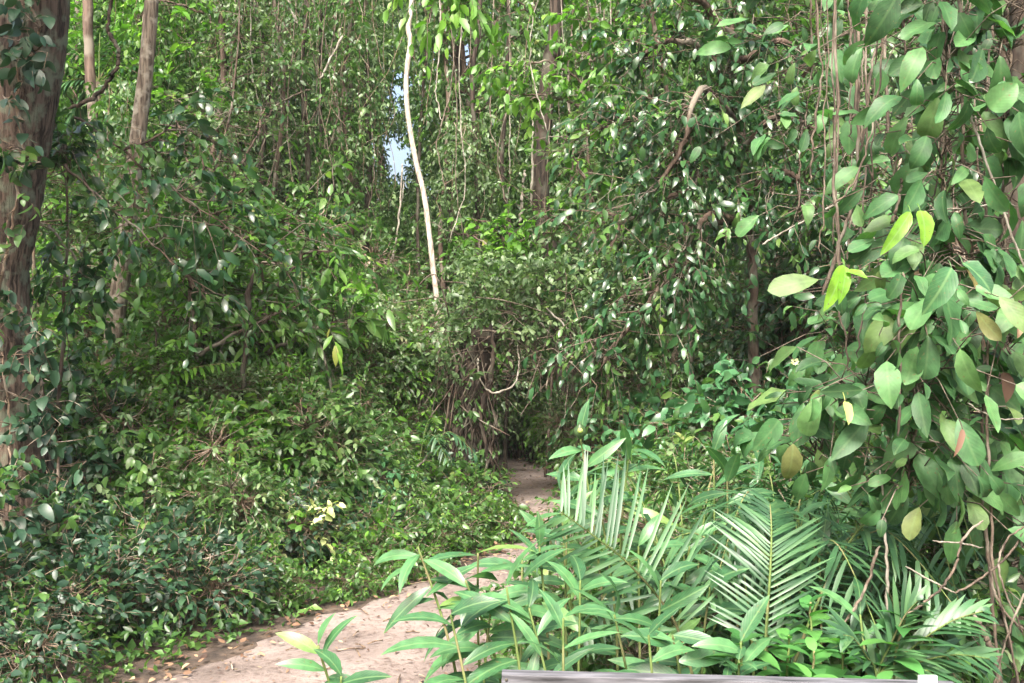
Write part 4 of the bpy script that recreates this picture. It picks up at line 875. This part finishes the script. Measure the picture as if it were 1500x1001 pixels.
for i in range(34):
    x = rng.uniform(355, 560); y0 = -30; y1 = rng.uniform(180, 420); dx = rng.normal(0, 18)
    liana('thin brown liana of the hanging curtain left of the white trunk', ((x, y0), (x + dx * .5 + rng.normal(0, 12), y1 * .4), (x + dx + rng.normal(0, 12), y1 * .75), (x + dx + rng.normal(0, 24), y1)), rng.uniform(12, 14), rng.uniform(.0035, .009), 'liana' if i % 5 else 'liana_grey', group='hanging curtain of lianas', jit=.012)
for i in range(20):
    x = rng.uniform(1180, 1480); y0 = -30; y1 = rng.uniform(180, 560); dx = rng.normal(0, 18)
    liana('fine brown hanging stem in the bundle above the lime leaves', ((x, y0), (x + dx * .5 + rng.normal(0, 4), y1 * .4), (x + dx, y1 * .8), (x + dx * 2, y1)), rng.uniform(3.1, 4.3), rng.uniform(.002, .0045), 'liana', group='bundle of fine hanging stems', jit=.006)

# ------------------------------------------------------------------ large-leaved climbing vines (right)
def climber(label, pts, Y, n, LL=.15, mat='vine', spread=.14, lime=0):
    b = P0(pts[0][0], Y); t = thing('climbing_vine', label, 'climbing vine', b); gt = Geo(); gl = Geo()
    ln = smooth_line([at(x, y, Y + (rng.uniform(-.1, .1))) - b for x, y in pts], 60, .006)
    tubes(gt, [ln], [np.full(60, .0042)], 7)
    i = rng.integers(1, 60, n); c = ln[i]; a = rng.uniform(-1.7, 1.7, n)
    out = np.stack([np.sin(a), -np.cos(a) * .8, rng.normal(-.05, .35, n)], 1); le = np.abs(rng.normal(0, spread, n)) + .03
    e = c + out * le[:, None]; e[:, 2] += .02; mm = (c + e) / 2; mm[:, 2] += .03
    tubes(gt, np.stack([c, mm, e], 1), np.array([[.0022, .002, .0015]]).repeat(n, 0), 4)
    D = nrm(out * .8 + rng.normal(0, .38, (n, 3)) + [0, 0, -.6]); Nn = np.array([0, -.7, .75]) + rng.normal(0, .42, (n, 3))
    sz = LL * rng.choice([.5, .75, 1, 1.15, 1.35], n) * rng.uniform(.85, 1.1, n)
    cu = rng.uniform(.1, 1.9, n); fo = rng.uniform(.05, .5, n); wd_ = sz * rng.uniform(.38, .55, n)
    for sel, tm in ((np.arange(n) % 3 == 0, 'obov'), (np.arange(n) % 3 == 1, 'ovate'), (np.arange(n) % 3 == 2, 'lance')):
        leaves(gl, e[sel], D[sel], Nn[sel], sz[sel] * (1.15 if tm == 'lance' else 1), wd_[sel], tm, cu[sel], fo[sel], .06)
    link('stem', gt.mesh('stem', M['liana']), t); link('foliage', gl.mesh('foliage', M[mat]), t); return t
CV = [
 ('large-leaved vine hanging in the top right corner', ((1480, 520), (1470, 300), (1475, 100), (1480, -60)), 3.2, 44, .15),
 ('large-leaved vine with pale undersides at the upper right', ((1400, 420), (1380, 260), (1385, 120), (1390, -60)), 3.1, 46, .15),
 ('large-leaved vine along the upper left border of the vine wall', ((1320, 430), (1310, 280), (1325, 120), (1320, -60)), 3.5, 30, .14),
 ('large-leaved vine cascading through the middle of the vine wall', ((1330, 720), (1345, 560), (1360, 440), (1370, 330)), 3.1, 64, .145),
 ('large-leaved vine with yellowing leaf right of the middle', ((1400, 740), (1395, 620), (1400, 500), (1410, 380)), 3.2, 52, .15),
 ('large-leaved vine spreading left toward the bushes', ((1190, 690), (1215, 620), (1255, 580), (1310, 540)), 3.2, 44, .13),
 ('shaded large-leaved vine at the right edge halfway up', ((1490, 760), (1480, 640), (1470, 560), (1480, 450)), 3.6, 46, .15),
 ('dark large-leaved vine low on the right side', ((1370, 960), (1375, 860), (1380, 780), (1370, 700)), 3.7, 54, .15),
 ('dark large-leaved vine at the bottom right edge', ((1490, 1000), (1470, 900), (1480, 800), (1475, 720)), 3.8, 46, .15),
 ('slender large-leaved vine just left of the brown lianas', ((1170, 320), (1175, 200), (1190, 100), (1180, -60)), 4.4, 26, .14),
 ('large-leaved vine seen between the brown lianas', ((1240, 400), (1250, 250), (1245, 120), (1250, -60)), 4.2, 30, .13),
 ('large-leaved vine framing the dark hollow at right', ((1230, 560), (1240, 500), (1260, 450), (1290, 420)), 3.9, 26, .13),
]
for c_ in CV: climber(c_[0], c_[1], c_[2], int(c_[3] * 2.5), c_[4] * .78, spread=.16)
def big_leaf(label, base, tip, Y, W, mat='lime', nrm_=(.3, -1, .6), dy=-.06, name='vine_leaf', tmpl='ovate', curl=.8):
    Y -= .38; p0 = at(*base, Y); p1 = at(*tip, Y + dy); L_ = np.linalg.norm(p1 - p0); g = Geo()
    leaves(g, np.zeros((1, 3)), (p1 - p0)[None], np.array([nrm_], float), L_, W * .9, tmpl, curl, .3, .05, np.array([rng.random()]))
    tw = Geo(); back = np.array([.004, .03, .022]); tubes(g, [[back, back * .5 + [0, 0, .003], np.zeros(3)]], [[.0016, .0014, .0012]], 5)
    return tag(link(name, g.mesh(name, M[mat]), None, tuple(p0)), label, 'leaf')
big_leaf('lime green young leaf hanging below the brown lianas', (1236, 388), (1218, 452), 3.2, .055)
big_leaf('narrow lime leaf right beside the hanging lime leaf', (1238, 390), (1240, 440), 3.2, .04)
big_leaf('small lime leaf pointing right from the same shoot', (1238, 398), (1272, 396), 3.2, .03)
big_leaf('lime leaf slanting down left in the upper vine wall', (1334, 310), (1302, 366), 3.1, .045)
big_leaf('bright lime leaf hanging straight in the upper vine wall', (1348, 308), (1368, 352), 3.1, .06)
big_leaf('large light green leaf curling down in the middle of the vine wall', (1394, 392), (1366, 456), 2.95, .075, 'ginger')
big_leaf('large light green leaf reaching right in the middle of the vine wall', (1410, 385), (1468, 418), 2.95, .065, 'ginger')
big_leaf('broad light leaf just left of the reaching one', (1450, 160), (1490, 120), 3.0, .08, 'vine')
big_leaf('yellowish young leaf at the tip of the left vine shoot', (1238, 588), (1252, 612), 3.0, .03, 'yellow')
big_leaf('orange withered leaf in the shade at the right edge', (1470, 545), (1488, 585), 3.4, .05, 'litter')
big_leaf('pale brown dry leaf at the right border of the photo', (1498, 450), (1500, 490), 3.2, .04, 'litter')
big_leaf('pinkish dry leaf hanging under the large leaves', (1410, 628), (1409, 664), 3.0, .02, 'litter')

# ------------------------------------------------------------------ ginger-like plants in front
def ginger(label, base, tip, Y, nl=11, LL=.2, W=.045, start=.35, mat='ginger', bend=.0, mids=None, name='ginger_plant', az=None, depth=0., tipup=.4, part_leaf='leaf'):
    b = P0(base, Y); tp = at(*tip, Y + depth) - b; t = thing(name, label, 'plant', b)
    mp = tp * .55; mp[2] += abs(tp[0]) * .25 + .05; mp[:2] += rng.normal(0, .045, 2)
    ln = smooth_line([np.zeros(3), mp, tp], 40); g = Geo(); tubes(g, [ln], [np.linspace(.006, .003, 40)], 7); link('stem', g.mesh('stem', M['twig_green']), t)
    i = np.linspace(start * 39, 39, nl).astype(int); tg = nrm(np.gradient(ln, axis=0))[i]
    az = rng.uniform(-.5, .5) if az is None else az
    s0 = np.array([math.cos(az), math.sin(az), 0.]); sgn = np.where(np.arange(nl) % 2 == 0, 1., -1.)
    side = s0[None] * sgn[:, None]
    k = np.linspace(0, 1, nl)[:, None]
    D = nrm(side * (1 - .5 * k) + tg * (.25 + tipup * k) + rng.normal(0, .3, (nl, 3)) + [0, -.2, -.12])
    Nn = nrm(UP * .9 + np.array([0, -.45, 0]) - side * .1 + rng.normal(0, .3, (nl, 3)))
    sz = LL * (.8 + .3 * np.sin(np.linspace(.3, 2.9, nl))) * rng.uniform(.85, 1.12, nl); cu = rng.uniform(.5, 1.3, nl)
    g = Geo(); leaves(g, ln[i], D, Nn, sz, W * rng.uniform(.85, 1.15, nl), 'lance', cu, .22, .015)
    link('foliage', g.mesh('foliage', M[mat]), t); return t
GP = [
 ('tall ginger stem ending in a round bud above the palm frond', 905, (850, 640), 3.6, 11, .17, .04),
 ('ginger stem leaning left over the path with hanging leaf tips', 900, (822, 705), 3.4, 13, .17, .042),
 ('ginger stem just behind the left-leaning one', 880, (800, 775), 3.5, 11, .15, .036),
 ('tall ginger stem with upright tip leaf behind the palm frond', 950, (925, 640), 3.8, 12, .19, .04),
 ('ginger stem right of the upright palm frond', 1030, (1045, 645), 3.9, 13, .18, .04),
 ('ginger stem rising centre right among pale leaves', 1080, (1065, 690), 3.6, 12, .18, .045),
 ('leaning ginger stem arching to the right of the fronds', 1120, (1180, 680), 3.8, 12, .18, .042),
 ('short ginger stem with two hanging blades in the centre', 960, (968, 850), 2.9, 9, .17, .042),
 ('ginger shoot in the gap between fronds', 1010, (1010, 800), 3.3, 10, .18, .042),
 ('ginger stem left of the symmetrical palm frond', 1060, (1040, 860), 3.0, 9, .18, .05),
 ('low ginger stem above the left end of the board', 830, (850, 850), 2.9, 12, .17, .042),
 ('ginger stem with a large dark blade near the path', 750, (720, 880), 2.9, 9, .19, .05),
 ('leafy ginger stem above the middle of the board', 930, (900, 900), 2.75, 11, .17, .048),
 ('leafy ginger shoot above the board right of centre', 1000, (985, 930), 2.7, 9, .16, .05),
 ('ginger stem behind the right end of the board', 1190, (1200, 800), 3.4, 10, .17, .042),
 ('thin ginger stem under the large-leaved vine', 1240, (1250, 740), 3.7, 10, .17, .042),
]
for g_ in GP: ginger(g_[0], g_[1], g_[2], g_[3], g_[4], g_[5], g_[6])
for px, tx, ty, Y in ((800, 790, 800, 3.2), (850, 830, 780, 3.3), (900, 880, 745, 3.3), (940, 935, 800, 3.1), (1060, 1075, 770, 3.4), (1090, 1090, 840, 3.15), (1160, 1170, 760, 3.5), 
                      (780, 775, 890, 2.8), (830, 825, 905, 2.65), (935, 950, 930, 2.55), (1080, 1085, 940, 2.6), (1250, 1260, 900, 2.9), (900, 905, 700, 3.9), (1100, 1110, 660, 4.2), (1200, 1190, 740, 4.0)):
    t_ = ginger('ginger stem in the dense clump between the palm fronds and the board', px, (tx, ty), Y, 11, rng.uniform(.13, .19), rng.uniform(.028, .042), start=.25); t_['group'] = 'dense clump of ginger stems'
for b_, tp_, Y_, lab in ((735, (700, 810), 3.0, 'ginger stem with drooping blades beside the path, left of the comb-like palm frond'), (715, (660, 900), 2.75, 'ginger stem with low drooping blades leaning out over the path'), (745, (742, 860), 2.8, 'ginger stem with crowded blades standing at the left end of the board'), (775, (765, 820), 3.2, 'ginger stem covering the right edge of the path')):
    ginger(lab, b_, tp_, Y_, 13, .2, .044, start=.3, tipup=.15)
ginger('ginger plant leaning over the path with a fan of leaves', 720, (682, 850), 2.9, 13, .215, .046, start=.45, tipup=.1)
ginger('long ginger shoot with a leaf fan held out over the path', 700, (612, 800), 3.0, 10, .17, .036, start=.72, tipup=.3)
ginger('lone light green seedling in front of the path', 478, (466, 945), 2.45, 5, .115, .034, start=.86, tipup=.9, name='seedling')
ginger('small seedling with a broad leaf under the lone one', 480, (500, 990), 2.4, 4, .12, .045, start=.9, tipup=.2, name='seedling')
# bud on the tall stem
t = thing('flower_bud', 'round pale green bud with orange centre on top of the tall ginger stem', 'flower bud', at(849, 630, 3.55))
g = Geo(); z = np.linspace(0, 1, 9); tubes(g, [np.stack([0 * z, -.02 * z, -.03 + .055 * z], 1)], [np.array([.004, .012, .019, .023, .024, .022, .017, .011, .004])], 12); link('bud', g.mesh('bud', M['pale']), t)
g = Geo(); tubes(g, [[(0, -.022, .0), (0, -.034, .002), (0, -.038, .003)]], [[.011, .009, .003]], 9); link('bud_centre', g.mesh('bud_centre', M['yellow']), t)
# broad-leaf rosette plants above the board
def rosette(label, px, top, Y, n=16, LL=.12, W=.055, mat='fresh', tiers=3, name='plant'):
    b = P0(px, Y); h = EYE - (top - 500) / F * Y - b[2]; t = thing(name, label, 'plant', b); g = Geo(); gl = Geo(); 
    for s in range(tiers):
        off = np.array([rng.normal(0, .10), rng.normal(0, .08), 0]); hh = h * rng.uniform(.86, 1.0)
        ln = smooth_line([off * .2, off * .6 + [0, 0, hh * .5], off + [0, 0, hh]], 20, .004); tubes(g, [ln], [np.linspace(.005, .003, 20)], 6)
        a = np.arange(n) * 2.4 + rng.uniform(0, 6); zz = np.linspace(.72, 1, n); c = np.stack([np.interp(zz, np.linspace(0, 1, 20), ln[:, j]) for j in range(3)], 1)
        D = np.stack([np.cos(a), np.sin(a), .15 + .9 * (zz - .72) / .28 * .8], 1); Nn = UP + rng.normal(0, .12, (n, 3))
        sz = LL * np.interp(zz, [.72, .9, 1], [1.1, 1, .55]) * rng.uniform(.85, 1.1, n)
        leaves(gl, c, D, Nn, sz, sz * W / LL, 'ovate', .9, .18, .02)
    link('stem', g.mesh('stem', M['twig_green']), t); link('foliage', gl.mesh('foliage', M[mat]), t)
rosette('bright leafy shoot above the right half of the board', 1225, 880, 2.8, 13, .12, .05)
rosette('light green shoot right above the middle of the board', 1120, 915, 2.7, 12, .12, .05)
rosette('light green shoot between the palm frond and the small white tag', 1185, 920, 2.65, 12, .12, .052)
rosette('leafy shoot low at the board left of the palm fronds', 1050, 935, 2.6, 11, .12, .045, 'ginger')
rosette('broad pale leaves standing up behind the symmetrical frond', 1115, 730, 3.3, 7, .16, .08, 'blue', 1)
# palm fronds in front
b = P0(1020, 3.0); t = thing('palm', 'palm whose long upright leaflets stand in a comb over the ginger', 'palm', b)
fr = [at(1015, 990, 2.9) - b, at(985, 905, 2.95) - b, at(925, 830, 3.0) - b, at(870, 785, 3.05) - b, at(822, 750, 3.1) - b]
frond(t, fr, .34, 24, .0125, up=(.1, -1, .25), lean=.2, sides=(1,), prof=([0, .3, .7, 1], [1.0, 1.05, .9, .5]), droop=-.5, curl=.25, r=.005, jit=.04)
frond(t, fr, .22, 24, .0125, up=(.1, -1, .25), lean=.35, sides=(-1,), prof=([0, .3, .7, 1], [.7, 1.0, .9, .6]), droop=.3, curl=.9, r=.005, jit=.07)
b = P0(1125, 2.9); t = thing('palm', 'palm with one symmetrical dark feather frond facing the camera', 'palm', b)
fr = [at(1120, 1010, 2.9) - b, at(1122, 930, 2.88) - b, at(1128, 840, 2.9) - b, at(1130, 780, 2.95) - b, at(1128, 738, 3.05) - b]
frond(t, fr, .25, 34, .0095, up=(0, -1, .35), lean=.75, sides=(1, -1), prof=([0, .4, .8, 1], [.75, 1.0, .75, .5]), droop=.5, curl=.6, r=.0055, jit=.035)
fr = [at(1150, 1010, 3.1) - b, at(1190, 900, 3.1) - b, at(1240, 800, 3.2) - b, at(1290, 745, 3.3) - b, at(1350, 720, 3.4) - b]
frond(t, fr, .26, 30, .011, up=(-.1, -.6, 1), lean=.6, droop=.8, curl=.8, r=.0055)
b = P0(1290, 2.9); t = thing('palm', 'low palm with broad fronds spreading right at the bottom edge', 'palm', b)
s = at(1285, 1000, 2.7) - b
for e, nn in (((1440, 895), 16), ((1450, 965), 14), ((1345, 880), 14), ((1235, 930), 12), ((1400, 1000), 12)):
    q = at(*e, 2.6) - b; frond(t, [s * [1, 1, .5], s, s * .65 + q * .35 + [0, 0, .03], s * .3 + q * .7 + [0, 0, .03], q], .14, nn, .016, up=(0, -.6, 1), lean=1.6, droop=.3, curl=.5, r=.004)
small_palm(1320, 3.9, 'small palm in the shade at the feet of the large-leaved vines', 7, .6, .95, .2)
small_palm(1210, 3.9, 'feather palm behind the right half of the symmetrical frond', 7, .6, .95, .22)
small_palm(1010, 3.7, 'feather palm spreading between the comb-like frond and the ginger stems', 8, .62, .92, .24)
small_palm(1150, 3.5, 'feather palm arching over the low bushes right of centre', 8, .62, .88, .24)

# ------------------------------------------------------------------ ground cover and litter
def pick(n, x0, x1, y0, y1, dmin, dmax, pw=1.):
    x = rng.uniform(x0, x1, n); y = y0 + (y1 - y0) * rng.random(n) ** pw; d = pathdist(x, y)
    lf = x < np.interp(y, PY, (PL_ + PR_) / 2); k = (d > dmin) & (d < dmax)
    return x[k], y[k], d[k], lf[k]
gl = Geo(); gt = Geo()
x, y, d, lf = pick(30000, -9, 7, 3.2, 14, .06, 9, 1.2)
k = (lf & (d < 5)) | (~lf & (d < 2.4)); x, y, d, lf = x[k], y[k], d[k], lf[k]
h = gh(x, y) + np.clip(d * .35, .01, .28) * rng.random(len(x)); c = np.stack([x, y, h], 1)
sprays(gl, None, c, rng.normal(0, 1, c.shape) * [1, 1, .3] + UP * .6, .12, 4, .07, .038, 'tiny', .2, .1)
tag(link('ground_cover', gl.mesh('ground_cover', M['mid'])), 'low leafy ground cover under the bushes', None, kind='stuff')
n_h = 0
xs_, ys_, ds_, lf_ = pick(1200, -8, 3, 5.0, 12, .15, 1.7)
pts_ = []
for x, y, d, l_ in zip(xs_, ys_, ds_, lf_):
    if not l_ or abs(x / y * F + 750 - 300) > 560: continue
    if 8.7 < y < 11 and x > -.35: continue
    if any((x - a) ** 2 + (y - b_) ** 2 < .36 ** 2 for a, b_ in pts_): continue
    pts_.append((x, y))
    shade = (x / y * F + 750) < 300 + rng.normal(0, 30)  # bank zone whose shade is painted by mostly darker herbs
    key = ('herbsh%d' if (rng.random() < (.95 if shade else .3)) else 'herb%d') % rng.integers(0, 3)
    lab, grp = (('low dark herb on the shaded bank by the large left trunk', 'herbs on the shaded bank') if shade else ('low leafy herb on the left bank beside the path', 'herbs on the left bank'))
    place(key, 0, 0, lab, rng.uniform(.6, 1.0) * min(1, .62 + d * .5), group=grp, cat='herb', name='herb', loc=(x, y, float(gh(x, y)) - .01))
    n_h += 1
print('herbs', n_h)
gl = Geo()
def scatter_flat(n, dlo, dhi, LLa, LLb, x0=-4, x1=2.5, y0=3, y1=15):
    x = rng.uniform(x0, x1, n); y = rng.uniform(y0, y1, n); l = np.interp(y, PY, PL_); r = np.interp(y, PY, PR_)
    e = np.minimum(x - l, r - x); k = (e > dlo) & (e < dhi); x, y, e = x[k], y[k], e[k]
    z = gh(x, y) + .03 + .01 * rng.random(len(x)); c = np.stack([x, y, z], 1); a = rng.uniform(0, 6.28, len(x))
    D = np.stack([np.cos(a), np.sin(a), rng.normal(0, .15, len(x))], 1); s = rng.uniform(LLa, LLb, len(x))
    leaves(gl, c, D, UP + rng.normal(0, .25, c.shape), s, s * .5, 'med', rng.uniform(-.8, .8, len(x)), .3, .02)
scatter_flat(7000, -.35, .10, .03, .07); scatter_flat(2600, .05, .35, .02, .06); scatter_flat(6500, .2, 1.2, .010, .035); scatter_flat(900, .05, 1.2, .02, .05); scatter_flat(5000, -.1, .22, .02, .06)
tag(link('leaf_litter', gl.mesh('leaf_litter', M['litter'])), 'dry fallen leaves along the path edges', None, kind='stuff')
gt = Geo(); st = []
for i in range(90):
    y = rng.uniform(4.6, 13.5); l = np.interp(y, PY, PL_); r = np.interp(y, PY, PR_); x = rng.uniform(l, r); a = rng.uniform(0, 6.28); le = rng.uniform(.04, .16)
    st.append([(x, y, .03), (x + math.cos(a) * le * .5, y + math.sin(a) * le * .5, .036), (x + math.cos(a) * le, y + math.sin(a) * le, .03)])
tubes(gt, st, np.full((len(st), 3), .004), 5)
tag(link('fallen_twigs', gt.mesh('fallen_twigs', M['twig'])), 'small fallen twigs scattered on the sandy path', None, kind='stuff')

# ------------------------------------------------------------------ information board and white tag
def box(g, p0, p1, mi=0):
    x0, y0, z0 = p0; x1, y1, z1 = p1
    V = np.array([(x, y, z) for x in (x0, x1) for y in (y0, y1) for z in (z0, z1)], float)
    g.add(V, [np.array([(0, 1, 3, 2), (4, 6, 7, 5), (0, 4, 5, 1), (2, 3, 7, 6), (0, 2, 6, 4), (1, 5, 7, 3)])], np.zeros((8, 3)), mi)
def plain(name, col, rough=.6, var=.15, sc=20):
    m, N, L, p = newmat(name); tc = N.new('ShaderNodeTexCoord'); mp = N.new('ShaderNodeMapping'); mp.inputs['Scale'].default_value = (.12, 1, 1); n1 = N.new('ShaderNodeTexNoise'); n1.inputs['Scale'].default_value = sc * 3; n1.inputs['Detail'].default_value = 6
    L.new(tc.outputs['Object'], mp.inputs[0]); L.new(mp.outputs[0], n1.inputs['Vector']); r = N.new('ShaderNodeValToRGB'); c = np.array(col)
    r.color_ramp.elements[0].position = .3; r.color_ramp.elements[1].position = .7; r.color_ramp.elements[0].color = (*(c * (1 - var * 2)), 1); r.color_ramp.elements[1].color = (*np.minimum(c * (1 + var), .95), 1)
    L.new(n1.outputs[0], r.inputs[0]); L.new(r.outputs[0], p.inputs['Base Color']); p.inputs['Roughness'].default_value = rough; 
    bu = N.new('ShaderNodeBump'); bu.inputs['Strength'].default_value = .3; bu.inputs['Distance'].default_value = .003; L.new(n1.outputs[0], bu.inputs['Height']); L.new(bu.outputs[0], p.inputs['Normal'])
    return m
YB = 2.3
c0 = at(735, 984, YB); c1 = at(1400, 1001, YB); wd = float(np.linalg.norm(c1 - c0)); tilt = math.atan2(c1[2] - c0[2], c1[0] - c0[0])
t = thing('information_board', 'weathered grey wooden framed board low at the bottom of the photo', 'sign board', tuple(c0)); t.rotation_euler = (0, -tilt, 0)
gm = plain('weathered_wood', (.10, .10, .112), .75, .45); gp = plain('board_face', (.30, .22, .17))
def part(name, p0, p1, mat):
    g = Geo(); box(g, p0, p1); me = g.mesh(name, mat); me.polygons.foreach_set('use_smooth', np.zeros(len(me.polygons), bool)); o = link(name, me, t)
    bv = o.modifiers.new('bevel', 'BEVEL'); bv.width = .002; bv.segments = 2; return o
part('frame_rail', (0, -.02, -.022), (wd, .02, 0), gm); part('frame_rail', (0, -.02, -.60), (wd, .02, -.578), gm)
part('frame_stile', (0, -.018, -.577), (.022, .018, -.023), gm); part('frame_stile', (wd - .022, -.018, -.577), (wd, .018, -.023), gm)
part('panel', (.023, -.004, -.577), (wd - .023, .006, -.023), gp)
part('post', (.10, .021, -1.3), (.15, .06, -.03), gm); part('post', (wd - .15, .021, -1.3), (wd - .10, .06, -.03), gm)
for sx, sz in ((.011, -.011), (wd - .011, -.011), (.011, -.589), (wd - .011, -.589), (wd * .5, -.011)):
    g = Geo(); tubes(g, [[(sx, -.0195, sz), (sx, -.022, sz), (sx, -.0225, sz)]], [[.0035, .0035, .002]], 8); link('screw', g.mesh('screw', M['bark_dark']), t)
tp = at(1345, 989, 2.25); t = thing('white_tag', 'small white tag on a short post right of the board top', 'tag', (tp[0], tp[1], 0))
wm = plain('white_plastic', (.75, .8, .78), .4, .04)
part('plate', (0, -.004, tp[2] - .06), (.042, .004, tp[2]), wm); part('post', (.012, .0045, -.05), (.03, .02, tp[2] - .01), gm)

# ------------------------------------------------------------------ humid air
g = Geo(); box(g, (-60, -8, -1.2), (60, 52, 27)); me = g.mesh('haze', []); hm = bpy.data.materials.new('humid_air'); hm.use_nodes = True; N = hm.node_tree.nodes; N.remove(N['Principled BSDF'])
pv = N.new('ShaderNodeVolumePrincipled'); pv.inputs['Density'].default_value = .0006; pv.inputs['Color'].default_value = (.86, .92, .9, 1); hm.node_tree.links.new(pv.outputs[0], N['Material Output'].inputs['Volume'])
me.materials.append(hm); tag(link('haze', me), 'thin humid air in the forest', None, kind='stuff')
